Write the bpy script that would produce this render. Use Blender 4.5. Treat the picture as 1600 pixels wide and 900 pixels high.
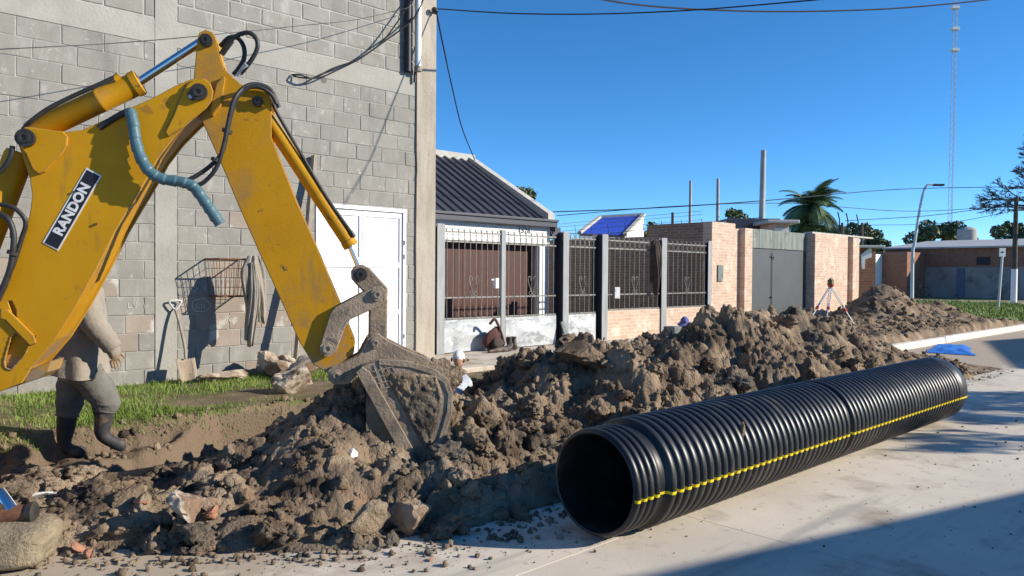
import bpy, bmesh, math, random
import numpy as np
from mathutils import Vector, Matrix
random.seed(7); np.random.seed(7)
scene = bpy.context.scene
for o in list(bpy.data.objects): bpy.data.objects.remove(o)
COL = scene.collection

# ------------------------------------------------------------------ camera
# world: +X along the street, +Y towards the houses, camera above the street at the origin
CAMZ, FPX, A = 1.5, 1200.0, math.radians(46.4)
PITCH, ROLL = math.radians(1.0), math.radians(0.4)
f0 = Vector((math.cos(A), math.sin(A), 0)); r0 = Vector((math.sin(A), -math.cos(A), 0)); up0 = Vector((0, 0, 1))
Fv = f0 * math.cos(PITCH) - up0 * math.sin(PITCH)
Uv = up0 * math.cos(PITCH) + f0 * math.sin(PITCH)
Rc = r0 * math.cos(ROLL) + Uv * math.sin(ROLL)
Uc = Uv * math.cos(ROLL) - r0 * math.sin(ROLL)
CAM = Vector((0, 0, CAMZ))
cd = bpy.data.cameras.new('camera'); cam = bpy.data.objects.new('camera', cd); COL.objects.link(cam)
cd.sensor_width = 36; cd.lens = 36 * FPX / 1600; cd.clip_start = 0.05; cd.clip_end = 2000
m = Matrix((Rc, Uc, -Fv)).transposed().to_4x4(); m.translation = CAM
cam.matrix_world = m
scene.camera = cam

# ------------------------------------------------------------------ light
SUN = Vector((-0.62, 0.75, -0.43)).normalized()
w = bpy.data.worlds.new('World'); scene.world = w; w.use_nodes = True
nt = w.node_tree; bg = nt.nodes['Background']
sky = nt.nodes.new('ShaderNodeTexSky'); sky.sky_type = 'NISHITA'; sky.sun_disc = False
sky.sun_elevation = math.asin(-SUN.z); sky.sun_rotation = math.atan2(-SUN.x, -SUN.y)
sky.altitude = 0; sky.air_density = 0.58; sky.dust_density = 0.0; sky.ozone_density = 6.0
hs_ = nt.nodes.new('ShaderNodeHueSaturation'); hs_.inputs['Saturation'].default_value = 1.12; hs_.inputs['Hue'].default_value = 0.494
nt.links.new(sky.outputs[0], hs_.inputs['Color']); nt.links.new(hs_.outputs[0], bg.inputs[0]); bg.inputs[1].default_value = 0.15
sl = bpy.data.lights.new('sun', 'SUN'); sl.energy = 5.0; sl.angle = math.radians(0.53); sl.color = (1.0, 0.92, 0.79)
so = bpy.data.objects.new('sun', sl); COL.objects.link(so)
so.rotation_euler = SUN.to_track_quat('-Z', 'Y').to_euler(); so.location = (20, -25, 20)
scene.view_settings.view_transform = 'Standard'; scene.view_settings.look = 'None'
scene.view_settings.exposure = 0.48; scene.view_settings.gamma = 1.0
scene.render.engine = 'CYCLES'
scene.render.resolution_x, scene.render.resolution_y = 1024, 576

# ------------------------------------------------------------------ geometry helpers
def ray(px, py):
    return Fv + Rc * ((px - 800) / FPX) - Uc * ((py - 450) / FPX)
def on_Y(px, py, Y):
    d = ray(px, py); return CAM + d * (Y / d.y)
def on_X(px, py, X):
    d = ray(px, py); return CAM + d * (X / d.x)
def on_z(px, py, z):
    d = ray(px, py); return CAM + d * ((z - CAMZ) / d.z)
def at(px, py, dep):
    d = ray(px, py); return CAM + d * (dep / d.dot(f0))

WO = {}
def setp(o, parent):
    if parent is not None:
        o.parent = parent; o.location = WO[o.name] - WO[parent.name]
def tag(o, label=None, cat=None, group=None, kind=None):
    if label: o['label'] = label
    if cat: o['category'] = cat
    if group: o['group'] = group
    if kind: o['kind'] = kind
    return o
def empty(name, loc, label=None, cat=None, group=None):
    o = bpy.data.objects.new(name, None); COL.objects.link(o); o.location = loc
    o.empty_display_size = 0.1
    WO[o.name] = Vector(loc); tag(o, label, cat, group); return o

class MB:
    def __init__(s): s.v = []; s.f = []
    def add(s, vs, fs):
        n = len(s.v); s.v += [tuple(v) for v in vs]; s.f += [tuple(i + n for i in f) for f in fs]; return s
    def box(s, lo, hi):
        x0, y0, z0 = lo; x1, y1, z1 = hi
        return s.add([(x0,y0,z0),(x1,y0,z0),(x1,y1,z0),(x0,y1,z0),(x0,y0,z1),(x1,y0,z1),(x1,y1,z1),(x0,y1,z1)],
              [(3,2,1,0),(4,5,6,7),(0,1,5,4),(1,2,6,5),(2,3,7,6),(3,0,4,7)])
    def obox(s, c, ax, ay, az):      # oriented box: centre and three half-axes
        c = Vector(c); ax, ay, az = Vector(ax), Vector(ay), Vector(az)
        vs = [c + ax*i + ay*j + az*k for k in (-1,1) for j in (-1,1) for i in (-1,1)]
        return s.add(vs, [(0,2,3,1),(4,5,7,6),(0,1,5,4),(1,3,7,5),(3,2,6,7),(2,0,4,6)])
    def bar(s, a, b, w, h=None, up=(0,0,1)):
        a, b = Vector(a), Vector(b); h = h or w; d = (b - a); L = d.length; d.normalize()
        x = d.cross(Vector(up))
        if x.length < 1e-4: x = d.cross(Vector((1,0,0)))
        x.normalize(); y = x.cross(d).normalized()
        return s.obox((a + b) / 2, d * L / 2, x * w / 2, y * h / 2)
    def prism(s, pts, ext):
        n = len(pts); e = Vector(ext); a = [Vector(p) for p in pts]; b = [p + e for p in a]
        nrm = Vector((0,0,0))
        for i in range(n): nrm += a[i].cross(a[(i+1) % n])
        fl = nrm.dot(e) > 0
        fs = [tuple(range(n)), tuple(range(2*n-1, n-1, -1))] + [(i, i+n, (i+1) % n + n, (i+1) % n) for i in range(n)]
        if fl: fs = [tuple(reversed(q)) for q in fs]
        return s.add(a + b, fs)
    def tube(s, pts, r, n=8, cap=True):
        pts = [Vector(p) for p in pts]; k = len(pts)
        rs = r if isinstance(r, (list, tuple)) else [r] * k
        vs = []; pu = None
        for i, p in enumerate(pts):
            d = (pts[min(i+1, k-1)] - pts[max(i-1, 0)]).normalized()
            if pu is None:
                pu = d.cross(Vector((0,0,1)))
                if pu.length < 1e-3: pu = d.cross(Vector((0,1,0)))
            pu = (pu - d * pu.dot(d)).normalized(); q = d.cross(pu)
            for j in range(n):
                a = 2 * math.pi * j / n; vs.append(p + (pu * math.cos(a) + q * math.sin(a)) * rs[i])
        fs = [(i*n+j, i*n+(j+1) % n, (i+1)*n+(j+1) % n, (i+1)*n+j) for i in range(k-1) for j in range(n)]
        if cap: fs += [tuple(reversed(range(n))), tuple(range((k-1)*n, k*n))]
        return s.add(vs, fs)
    def lathe(s, prof, o, ax, n=32, x=None):   # prof: (t along the axis, radius)
        o, ax = Vector(o), Vector(ax).normalized()
        x = Vector(x) if x else ax.orthogonal(); x = (x - ax * x.dot(ax)).normalized(); y = ax.cross(x)
        vs = [o + ax*t + (x*math.cos(2*math.pi*j/n) + y*math.sin(2*math.pi*j/n))*r for t, r in prof for j in range(n)]
        k = len(prof)
        return s.add(vs, [(i*n+j, i*n+(j+1) % n, (i+1)*n+(j+1) % n, (i+1)*n+j) for i in range(k-1) for j in range(n)])
    def disc(s, c, ax, r, n=24):
        c, ax = Vector(c), Vector(ax).normalized(); x = ax.orthogonal().normalized(); y = ax.cross(x)
        return s.add([c + (x*math.cos(2*math.pi*j/n) + y*math.sin(2*math.pi*j/n))*r for j in range(n)], [tuple(range(n))])
    def cyl(s, a, b, r, n=20): return s.tube([a, b], r, n)
    def build(s, name, mat, parent=None, smooth=None, bevel=None, label=None, cat=None, group=None, kind=None):
        return mk(name, np.array(s.v, dtype=float), s.f, mat, parent, smooth, bevel, label, cat, group, kind)

def mk(name, V, F, mat, parent=None, smooth=None, bevel=None, label=None, cat=None, group=None, kind=None):
    lo, hi = V.min(0), V.max(0); c = Vector(((lo[0]+hi[0])/2, (lo[1]+hi[1])/2, lo[2]))
    me = bpy.data.meshes.new(name)
    if isinstance(F, np.ndarray):
        k = F.shape[1]; me.vertices.add(len(V)); me.vertices.foreach_set('co', (V - np.array(c)).astype(np.float32).ravel())
        me.loops.add(F.size); me.polygons.add(len(F))
        me.loops.foreach_set('vertex_index', F.astype(np.int32).ravel())
        me.polygons.foreach_set('loop_start', np.arange(0, F.size, k, dtype=np.int32)); me.update(calc_edges=True)
    else:
        me.from_pydata([tuple(v) for v in (V - np.array(c))], [], F)
    me.validate(); me.update()
    if mat: me.materials.append(mat)
    if smooth is not None:
        me.polygons.foreach_set('use_smooth', [True] * len(me.polygons))
        if smooth < 170: me.set_sharp_from_angle(angle=math.radians(smooth))
    o = bpy.data.objects.new(name, me); COL.objects.link(o); o.location = c; WO[o.name] = c
    setp(o, parent)
    if bevel:
        b = o.modifiers.new('bevel', 'BEVEL'); b.width = bevel; b.segments = 2; b.limit_method = 'ANGLE'; b.angle_limit = math.radians(40)
    return tag(o, label, cat, group, kind)

def inst(src, name, world, parent=None, rot=None, scale=None):
    o = src.copy(); o.name = name; COL.objects.link(o); o.parent = None
    o.location = world
    if rot is not None: o.rotation_euler = rot
    if scale is not None: o.scale = scale
    WO[o.name] = Vector(world); setp(o, parent); return o

def smoothpath(pts, n=6):                      # Catmull-Rom
    P = [Vector(p) for p in pts]; P = [P[0]*2 - P[1]] + P + [P[-1]*2 - P[-2]]; out = []
    for i in range(1, len(P) - 2):
        for k in range(n):
            t = k / n; a, b, c, d = P[i-1], P[i], P[i+1], P[i+2]
            out.append(0.5*((2*b) + (c-a)*t + (2*a-5*b+4*c-d)*t*t + (-a+3*b-3*c+d)*t**3))
    out.append(P[-2]); return out

# numpy noise
def _h(ix, iy, iz, s):
    h = (ix.astype(np.int64)*374761393 + iy.astype(np.int64)*668265263 + iz.astype(np.int64)*2147483647 + s*1274126177) & 0xffffffff
    h = ((h ^ (h >> 13)) * 1274126177) & 0xffffffff; h = ((h ^ (h >> 16)) * 2246822519) & 0xffffffff
    return ((h ^ (h >> 15)) & 0xffffff) / float(0xffffff)
def vnoise(P, s=0):
    i = np.floor(P).astype(np.int64); f = P - i; u = f*f*(3-2*f); r = 0
    for dx in (0,1):
        for dy in (0,1):
            for dz in (0,1):
                wgt = (u[:,0] if dx else 1-u[:,0])*(u[:,1] if dy else 1-u[:,1])*(u[:,2] if dz else 1-u[:,2])
                r = r + wgt*_h(i[:,0]+dx, i[:,1]+dy, i[:,2]+dz, s)
    return r
def fbm(P, oct=4, s=0):
    r = 0; a = 0.5; t = 0
    for k in range(oct): r = r + a*vnoise(P*(2.03**k) + k*17.3, s+k); t += a; a *= 0.5
    return r/t
def worley(x, y, s=0):
    ix, iy = np.floor(x).astype(np.int64), np.floor(y).astype(np.int64); best = np.full(x.shape, 9.0); hid = np.zeros(x.shape)
    z = np.zeros_like(ix)
    for dx in (-1,0,1):
        for dy in (-1,0,1):
            cx, cy = ix+dx, iy+dy
            d = np.hypot(cx+_h(cx,cy,z,s)-x, cy+_h(cx,cy,z+1,s)-y); q = _h(cx,cy,z+2,s)
            mm = d < best; best = np.where(mm, d, best); hid = np.where(mm, q, hid)
    return best, hid

# ------------------------------------------------------------------ materials
def mat(name, cols, scale=3.0, rough=0.8, metal=0.0, bump=0.0, bscale=40.0, detail=6.0, spec=0.4, rnd=0.0, ramp=(0.35, 0.65), stretch=None, layers=(), coat=0.0, brick=None, wear=None, zdirt=None):
    """noise-mixed colours; rnd: brightness change per object; layers: (colour, scale, threshold, softness[, stretch])"""
    m = bpy.data.materials.new(name); m.use_nodes = True; n = m.node_tree.nodes; L = m.node_tree.links; b = n['Principled BSDF']
    tc = n.new('ShaderNodeTexCoord'); geo = n.new('ShaderNodeNewGeometry')
    src = geo.outputs['Position']
    def mapped(st):
        if not st: return src
        mp = n.new('ShaderNodeMapping'); mp.inputs['Scale'].default_value = st; L.new(src, mp.inputs[0]); return mp.outputs[0]
    def noise(sc, st=None, det=detail):
        t = n.new('ShaderNodeTexNoise'); t.inputs['Scale'].default_value = sc; t.inputs['Detail'].default_value = det; t.inputs['Roughness'].default_value = 0.6
        L.new(mapped(st), t.inputs['Vector']); return t.outputs['Fac']
    if isinstance(cols[0], (int, float)): cols = [cols]
    if len(cols) > 1:
        cr = n.new('ShaderNodeValToRGB'); e = cr.color_ramp.elements
        while len(e) < len(cols): e.new(0.5)
        for i, c in enumerate(cols):
            e[i].position = ramp[0] + (ramp[1]-ramp[0])*i/(len(cols)-1); e[i].color = (*c, 1)
        L.new(noise(scale, stretch), cr.inputs[0]); out = cr.outputs[0]
    else:
        rg = n.new('ShaderNodeRGB'); rg.outputs[0].default_value = (*cols[0], 1); out = rg.outputs[0]
    if brick:
        bt = n.new('ShaderNodeTexBrick'); bt.inputs['Scale'].default_value = 1.0
        bt.inputs['Brick Width'].default_value = brick[0]; bt.inputs['Row Height'].default_value = brick[1]; bt.inputs['Mortar Size'].default_value = brick[2]
        bt.inputs['Mortar Smooth'].default_value = 0.3; bt.inputs['Bias'].default_value = 0.0
        bt.inputs['Color1'].default_value = (*brick[3], 1); bt.inputs['Color2'].default_value = (*brick[4], 1); bt.inputs['Mortar'].default_value = (*brick[5], 1)
        sp = n.new('ShaderNodeSeparateXYZ'); L.new(src, sp.inputs[0]); ad = n.new('ShaderNodeMath'); ad.operation = 'ADD'
        L.new(sp.outputs[0], ad.inputs[0]); L.new(sp.outputs[1], ad.inputs[1])
        cb = n.new('ShaderNodeCombineXYZ'); L.new(ad.outputs[0], cb.inputs[0]); L.new(sp.outputs[2], cb.inputs[1]); L.new(cb.outputs[0], bt.inputs['Vector'])
        mx = n.new('ShaderNodeMix'); mx.data_type = 'RGBA'; mx.blend_type = 'MULTIPLY'; mx.inputs['Factor'].default_value = 1.0
        L.new(bt.outputs['Color'], mx.inputs['A']); L.new(out, mx.inputs['B']); out = mx.outputs['Result']
    for ly in layers:
        mr = n.new('ShaderNodeMapRange'); mr.inputs['From Min'].default_value = ly[2]-ly[3]; mr.inputs['From Max'].default_value = ly[2]+ly[3]
        L.new(noise(ly[1], ly[4] if len(ly) > 4 else None), mr.inputs['Value'])
        mx = n.new('ShaderNodeMix'); mx.data_type = 'RGBA'; L.new(mr.outputs[0], mx.inputs['Factor'])
        L.new(out, mx.inputs['A']); mx.inputs['B'].default_value = (*ly[0], 1); out = mx.outputs['Result']
    if rnd:
        oi = n.new('ShaderNodeObjectInfo'); mr = n.new('ShaderNodeMapRange'); mr.inputs['To Min'].default_value = 1-rnd; mr.inputs['To Max'].default_value = 1+rnd
        L.new(oi.outputs['Random'], mr.inputs['Value']); mx = n.new('ShaderNodeMix'); mx.data_type = 'RGBA'; mx.blend_type = 'MULTIPLY'; mx.inputs['Factor'].default_value = 1
        L.new(out, mx.inputs['A']); L.new(mr.outputs[0], mx.inputs['B']); out = mx.outputs['Result']
    L.new(out, b.inputs['Base Color'])
    b.inputs['Roughness'].default_value = rough; b.inputs['Metallic'].default_value = metal; b.inputs['Specular IOR Level'].default_value = spec
    if coat: b.inputs['Coat Weight'].default_value = coat; b.inputs['Coat Roughness'].default_value = 0.15
    if bump:
        bp = n.new('ShaderNodeBump'); bp.inputs['Strength'].default_value = min(1, bump); bp.inputs['Distance'].default_value = 0.02*max(1, bump)
        L.new(noise(bscale, None, 8.0), bp.inputs['Height']); L.new(bp.outputs[0], b.inputs['Normal'])
    if wear or zdirt:
        last = out
        if zdirt:    # dirt splashed up from the ground: (colour, z full, z none)
            sp = n.new('ShaderNodeSeparateXYZ'); L.new(src, sp.inputs[0]); mz = n.new('ShaderNodeMapRange'); mz.inputs['From Min'].default_value = zdirt[1]; mz.inputs['From Max'].default_value = zdirt[2]; mz.inputs['To Min'].default_value = .62; mz.inputs['To Max'].default_value = -.35
            L.new(sp.outputs[zdirt[3] if len(zdirt) > 3 else 2], mz.inputs['Value']); ad = n.new('ShaderNodeMath'); ad.operation = 'ADD'; L.new(mz.outputs[0], ad.inputs[0]); L.new(noise(5.0), ad.inputs[1])
            mr = n.new('ShaderNodeMapRange'); mr.inputs['From Min'].default_value = .52; mr.inputs['From Max'].default_value = .72; L.new(ad.outputs[0], mr.inputs['Value'])
            mx = n.new('ShaderNodeMix'); mx.data_type = 'RGBA'; L.new(mr.outputs[0], mx.inputs['Factor']); L.new(last, mx.inputs['A']); mx.inputs['B'].default_value = (*zdirt[0], 1); last = mx.outputs['Result']
        if wear:
            bv = n.new('ShaderNodeBevel'); bv.samples = 4; bv.inputs['Radius'].default_value = .014; dt = n.new('ShaderNodeVectorMath'); dt.operation = 'DOT_PRODUCT'; L.new(bv.outputs[0], dt.inputs[0]); L.new(geo.outputs['Normal'], dt.inputs[1])
            ad = n.new('ShaderNodeMath'); ad.operation = 'MULTIPLY_ADD'; ad.inputs[1].default_value = .22; L.new(noise(22.0), ad.inputs[0]); L.new(dt.outputs['Value'], ad.inputs[2])
            mr = n.new('ShaderNodeMapRange'); mr.inputs['From Min'].default_value = 1.075; mr.inputs['From Max'].default_value = 1.03; L.new(ad.outputs[0], mr.inputs['Value'])
            mx = n.new('ShaderNodeMix'); mx.data_type = 'RGBA'; L.new(mr.outputs[0], mx.inputs['Factor']); L.new(last, mx.inputs['A']); mx.inputs['B'].default_value = (*wear, 1); last = mx.outputs['Result']
        L.new(last, b.inputs['Base Color'])
    return m

SOIL_B, SOIL_D, SOIL_G = (0.255, 0.188, 0.128), (0.105, 0.077, 0.055), (0.16, 0.139, 0.111)
M = {}
M['soil'] = mat('soil', [SOIL_D, SOIL_B, (0.385, 0.295, 0.205)], 2.2, 0.95, bump=1.6, bscale=48, spec=0.12, layers=[(SOIL_G, 1.3, 0.59, 0.06), ((0.29, 0.185, 0.115), 3.1, 0.66, 0.05), ((0.062, 0.05, 0.04), 2.6, 0.63, 0.05)])
M['cut'] = mat('cut_bank_soil', [(0.25, 0.175, 0.115), (0.42, 0.31, 0.21)], 5, 0.95, bump=1.0, bscale=40, spec=0.1)
M['concrete_road'] = mat('road_concrete', [(0.60, 0.53, 0.435), (0.69, 0.615, 0.51)], 1.1, 0.85, bump=0.12, bscale=120, spec=0.25, rnd=0.04, layers=[((0.36, 0.30, 0.23), 1.7, 0.63, 0.09), ((0.42, 0.37, 0.31), 9, 0.66, 0.06), ((0.40, 0.36, 0.31), 160, 0.62, 0.05), ((0.44, 0.40, 0.34), 0.9, 0.60, 0.05, (.25, 3, 1))], zdirt=((0.43, 0.355, 0.265), 4.4, 2.7, 1))
M['joint'] = mat('joint_dark', [(0.20, 0.18, 0.15), (0.3, 0.27, 0.22)], 20, 0.9)
M['kerb'] = mat('kerb_concrete', [(0.55, 0.53, 0.48), (0.68, 0.66, 0.6)], 6, 0.85, bump=0.2, bscale=60)
M['mortar'] = mat('mortar', [(0.335, 0.32, 0.285), (0.43, 0.415, 0.375)], 5, 0.9, bump=0.5, bscale=50, spec=0.15)
M['block'] = mat('concrete_block', [(0.262, 0.25, 0.22), (0.31, 0.296, 0.262)], 4, 0.92, bump=0.5, bscale=110, spec=0.15, rnd=0.06,
    layers=[((0.37, 0.36, 0.325), 3.3, 0.62, 0.07, (1.6, 1, 0.7)), ((0.42, 0.405, 0.365), 11, 0.66, 0.04), ((0.20, 0.19, 0.17), 2.0, 0.68, 0.10, (1.5, 1, 0.35))])
M['block_warm'] = mat('concrete_block_warm', [(0.30, 0.252, 0.205), (0.345, 0.29, 0.24)], 4, 0.92, bump=0.5, bscale=110, spec=0.15, rnd=0.1, layers=[((0.52, 0.49, 0.44), 3.3, 0.6, 0.04)])
M['beam'] = mat('cast_concrete', [(0.305, 0.292, 0.258), (0.37, 0.355, 0.315)], 2.2, 0.9, bump=0.35, bscale=30, spec=0.15, layers=[((0.33, 0.31, 0.27), 6, 0.64, 0.05)])
M['column'] = mat('cast_column', [(0.33, 0.285, 0.225), (0.45, 0.40, 0.33)], 2.0, 0.9, bump=0.4, bscale=30, spec=0.15, stretch=(3, 3, 0.6), layers=[((0.22, 0.19, 0.15), 2.2, 0.66, 0.07, (3, 3, 0.5))])
M['white_paint'] = mat('white_paint', [(0.78, 0.78, 0.76), (0.84, 0.84, 0.83)], 3, 0.6, bump=0.08, bscale=80)
M['white_door'] = mat('white_door_paint', [(0.80, 0.80, 0.80), (0.86, 0.86, 0.86)], 3, 0.45, layers=[((0.5, 0.42, 0.34), 7, 0.72, 0.03)])
M['yellow'] = mat('yellow_paint', [(0.48, 0.235, 0.003), (0.54, 0.27, 0.004)], 2.5, 0.5, bump=0.05, bscale=90, spec=0.22,
    layers=[((0.34, 0.17, 0.02), 5.5, 0.67, 0.03), ((0.14, 0.085, 0.04), 13, 0.71, 0.02), ((0.30, 0.17, 0.03), 2.2, 0.68, 0.08, (4, 4, .7))], wear=(0.20, 0.13, 0.07))
M['yellow_worn'] = mat('worn_yellow_paint', [(0.45, 0.215, 0.003), (0.50, 0.245, 0.005)], 2.5, 0.55, bump=0.12, bscale=80, spec=0.22,
    layers=[((0.33, 0.18, 0.045), 3.0, 0.62, 0.08), ((0.14, 0.085, 0.04), 14, 0.68, 0.03), ((0.30, 0.18, 0.045), 2.2, 0.66, 0.08, (4, 4, .7))], wear=(0.17, 0.11, 0.06), zdirt=((0.27, 0.20, 0.13), .35, 1.45))
M['mud_metal'] = mat('muddy_steel', [(0.20, 0.15, 0.105), (0.34, 0.265, 0.19)], 6, 0.75, metal=0.0, bump=0.5, bscale=45, layers=[((0.12, 0.10, 0.085), 9, 0.62, 0.06)], wear=(0.33, 0.27, 0.20))
M['dark_steel'] = mat('dark_steel', [(0.03, 0.028, 0.026), (0.07, 0.06, 0.05)], 8, 0.5, metal=0.3, bump=0.1)
M['chrome'] = mat('chrome', [(0.75, 0.76, 0.78)], rough=0.12, metal=1.0)
M['rubber'] = mat('black_rubber', [(0.018, 0.018, 0.02), (0.035, 0.033, 0.032)], 12, 0.5, spec=0.4)
M['blue_wrap'] = mat('blue_spiral_wrap', [(0.055, 0.12, 0.145), (0.085, 0.17, 0.20)], 9, 0.45)
M['black'] = mat('black_paint', [(0.012, 0.013, 0.018)], rough=0.5)
M['white'] = mat('white_letter', [(0.75, 0.75, 0.74), (0.6, 0.6, 0.58)], 20, 0.6)
M['pe_black'] = mat('black_polyethylene', [(0.012, 0.012, 0.014), (0.02, 0.02, 0.022)], 6, 0.40, spec=0.45, bump=0.05, bscale=14, layers=[((0.07, 0.062, 0.052), 3.2, 0.62, 0.10), ((0.13, 0.105, 0.08), 17, 0.70, 0.04)], zdirt=((0.075, 0.064, 0.052), -.1, .15))
M['pe_yellow'] = mat('yellow_stripe', [(0.72, 0.55, 0.01), (0.8, 0.62, 0.02)], 8, 0.45)
M['galv'] = mat('galvanised_sheet', [(0.40, 0.42, 0.43), (0.55, 0.57, 0.58)], 3.5, 0.55, metal=0.0, layers=[((0.30, 0.32, 0.34), 4, 0.57, 0.04, (1, 1, 2.5)), ((0.62, 0.63, 0.63), 9, 0.62, 0.03)])
M['post'] = mat('grey_post', [(0.25, 0.265, 0.265), (0.33, 0.345, 0.345)], 4, 0.6, stretch=(3, 3, 0.5))
M['bar'] = mat('fence_bar', [(0.17, 0.165, 0.155), (0.27, 0.26, 0.24)], 9, 0.5, metal=0.2)
M['brick_pale'] = mat('pale_brick', [(0.85, 0.85, 0.85), (1, 1, 1)], 7, 0.9, bump=0.5, bscale=60, spec=0.15, brick=(0.24, 0.067, 0.011, (0.58, 0.385, 0.27), (0.68, 0.49, 0.36), (0.62, 0.53, 0.44)), layers=[((0.70, 0.60, 0.48), 4, 0.60, 0.06), ((0.40, 0.20, 0.12), 11, 0.68, 0.03, (1, 1, 3))])
M['brick_dark'] = mat('brown_brick', [(0.8, 0.8, 0.8), (1, 1, 1)], 5, 0.9, bump=0.4, bscale=60, spec=0.15, brick=(0.24, 0.067, 0.010, (0.34, 0.21, 0.15), (0.27, 0.16, 0.11), (0.36, 0.30, 0.25)))
M['brick_red'] = mat('red_brick', [(0.75, 0.75, 0.75), (1, 1, 1)], 5, 0.9, bump=0.4, bscale=60, spec=0.15, brick=(0.24, 0.067, 0.010, (0.36, 0.14, 0.08), (0.28, 0.11, 0.065), (0.34, 0.26, 0.21)))
M['roof_dark'] = mat('charcoal_sheet', [(0.045, 0.045, 0.06), (0.06, 0.06, 0.075)], 2, 0.4, spec=0.5)
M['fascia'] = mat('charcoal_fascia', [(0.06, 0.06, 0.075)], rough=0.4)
M['parapet'] = mat('parapet_render', [(0.42, 0.41, 0.37), (0.52, 0.50, 0.45)], 6, 0.9, bump=0.2, layers=[((0.2, 0.19, 0.17), 9, 0.66, 0.04)])
M['redwall'] = mat('oxblood_boards', [(0.060, 0.016, 0.010), (0.075, 0.022, 0.014)], 4, 0.6, stretch=(6, 6, 0.5))
M['glass'] = mat('window_glass', [(0.015, 0.018, 0.022)], rough=0.06, spec=0.8)
M['gate_grey'] = mat('grey_gate_paint', [(0.062, 0.07, 0.074), (0.075, 0.083, 0.087)], 2.5, 0.55, bump=0.05)
M['gate_board'] = mat('weathered_board', [(0.12, 0.145, 0.135), (0.25, 0.275, 0.25)], 3, 0.8, stretch=(5, 5, 0.4), layers=[((0.12, 0.14, 0.13), 4, 0.6, 0.05)])
M['dirty_concrete'] = mat('broken_concrete', [(0.36, 0.30, 0.23), (0.55, 0.47, 0.37)], 5, 0.9, bump=0.7, bscale=30, layers=[((0.20, 0.13, 0.085), 4, 0.53, 0.05)])
M['brick_bit'] = mat('broken_brick', [(0.30, 0.135, 0.08), (0.38, 0.20, 0.125)], 8, 0.9, bump=0.5, bscale=40)
M['khaki'] = mat('khaki_cloth', [(0.27, 0.238, 0.195), (0.33, 0.29, 0.24)], 6, 0.9, bump=0.5, bscale=22, spec=0.1)
M['greycloth'] = mat('grey_trousers', [(0.13, 0.125, 0.11), (0.19, 0.18, 0.16)], 6, 0.9, bump=0.4, bscale=25, spec=0.1)
M['boot'] = mat('rubber_boot', [(0.022, 0.024, 0.032), (0.05, 0.045, 0.04)], 9, 0.65, bump=0.2, bscale=20, layers=[((0.16, 0.12, 0.08), 7, 0.58, 0.06)])
M['skin'] = mat('skin', [(0.36, 0.20, 0.13), (0.42, 0.24, 0.16)], 10, 0.55)
M['glove'] = mat('muddy_glove', [(0.22, 0.15, 0.09), (0.34, 0.24, 0.15)], 25, 0.85)
M['hair'] = mat('dark_hair', [(0.02, 0.015, 0.012)], rough=0.7)
M['whitecloth'] = mat('white_cap_cloth', [(0.66, 0.66, 0.65), (0.74, 0.74, 0.73)], 9, 0.85)
M['paleblue'] = mat('pale_blue_shirt', [(0.42, 0.45, 0.52), (0.52, 0.55, 0.62)], 9, 0.9, bump=0.3, bscale=30)
M['bluecap'] = mat('blue_cap_cloth', [(0.10, 0.11, 0.28), (0.14, 0.15, 0.36)], 9, 0.85)
M['navy'] = mat('navy_cloth', [(0.02, 0.025, 0.045), (0.035, 0.04, 0.06)], 9, 0.9)
M['darkcloth'] = mat('dark_brown_cloth', [(0.045, 0.032, 0.028), (0.075, 0.055, 0.048)], 7, 0.9, bump=0.4, bscale=25)
M['maroon'] = mat('maroon_canvas', [(0.075, 0.03, 0.028), (0.11, 0.05, 0.042)], 7, 0.85, bump=0.3, bscale=40)
M['rust'] = mat('rusty_wire', [(0.12, 0.05, 0.025), (0.22, 0.10, 0.05)], 20, 0.8)
M['wood'] = mat('old_wood', [(0.25, 0.21, 0.16), (0.36, 0.31, 0.25)], 6, 0.85, stretch=(6, 6, 0.6))
M['pad'] = mat('straw_packed_pad', [(0.20, 0.16, 0.105), (0.36, 0.29, 0.19)], 9, 0.95, bump=1.0, bscale=60, stretch=(1, 1, 2.5))
M['leaf'] = mat('leaf_green', [(0.09, 0.12, 0.04), (0.16, 0.18, 0.06)], 1.5, 0.6, spec=0.3)
M['leaf_dark'] = mat('leaf_dark_green', [(0.08, 0.11, 0.05), (0.15, 0.17, 0.075)], 1.2, 0.6, spec=0.3)
M['palm'] = mat('palm_leaf', [(0.09, 0.135, 0.055), (0.16, 0.21, 0.09)], 1.2, 0.5, spec=0.4)
M['bark'] = mat('bark', [(0.07, 0.055, 0.042), (0.13, 0.105, 0.085)], 5, 0.9, bump=0.5)
M['grass'] = mat('grass_blades', [(0.12, 0.19, 0.028), (0.21, 0.30, 0.055)], 1.6, 0.6, spec=0.25, layers=[((0.25, 0.22, 0.10), 2.6, 0.62, 0.06)])
M['lawn'] = mat('far_lawn', [(0.11, 0.17, 0.03), (0.19, 0.27, 0.05)], 0.7, 0.9, bump=1.0, bscale=14, layers=[((0.2, 0.16, 0.09), 0.9, 0.64, 0.05)])
M['ground'] = mat('bare_ground', [(0.22, 0.18, 0.12), (0.17, 0.19, 0.07)], 0.25, 0.95)
M['pole'] = mat('concrete_pole', [(0.34, 0.33, 0.30), (0.44, 0.43, 0.40)], 3, 0.85)
M['lamp_metal'] = mat('pale_lamp_metal', [(0.62, 0.64, 0.65)], rough=0.45, metal=0.1)
M['blue_roof'] = mat('blue_sheet', [(0.018, 0.05, 0.36), (0.025, 0.07, 0.45)], 3, 0.4)
M['stained_wall'] = mat('stained_render', [(0.24, 0.22, 0.21), (0.36, 0.34, 0.32)], 0.5, 0.9, layers=[((0.13, 0.10, 0.09), 0.7, 0.6, 0.08), ((0.36, 0.36, 0.36), 0.9, 0.62, 0.08)])
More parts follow.
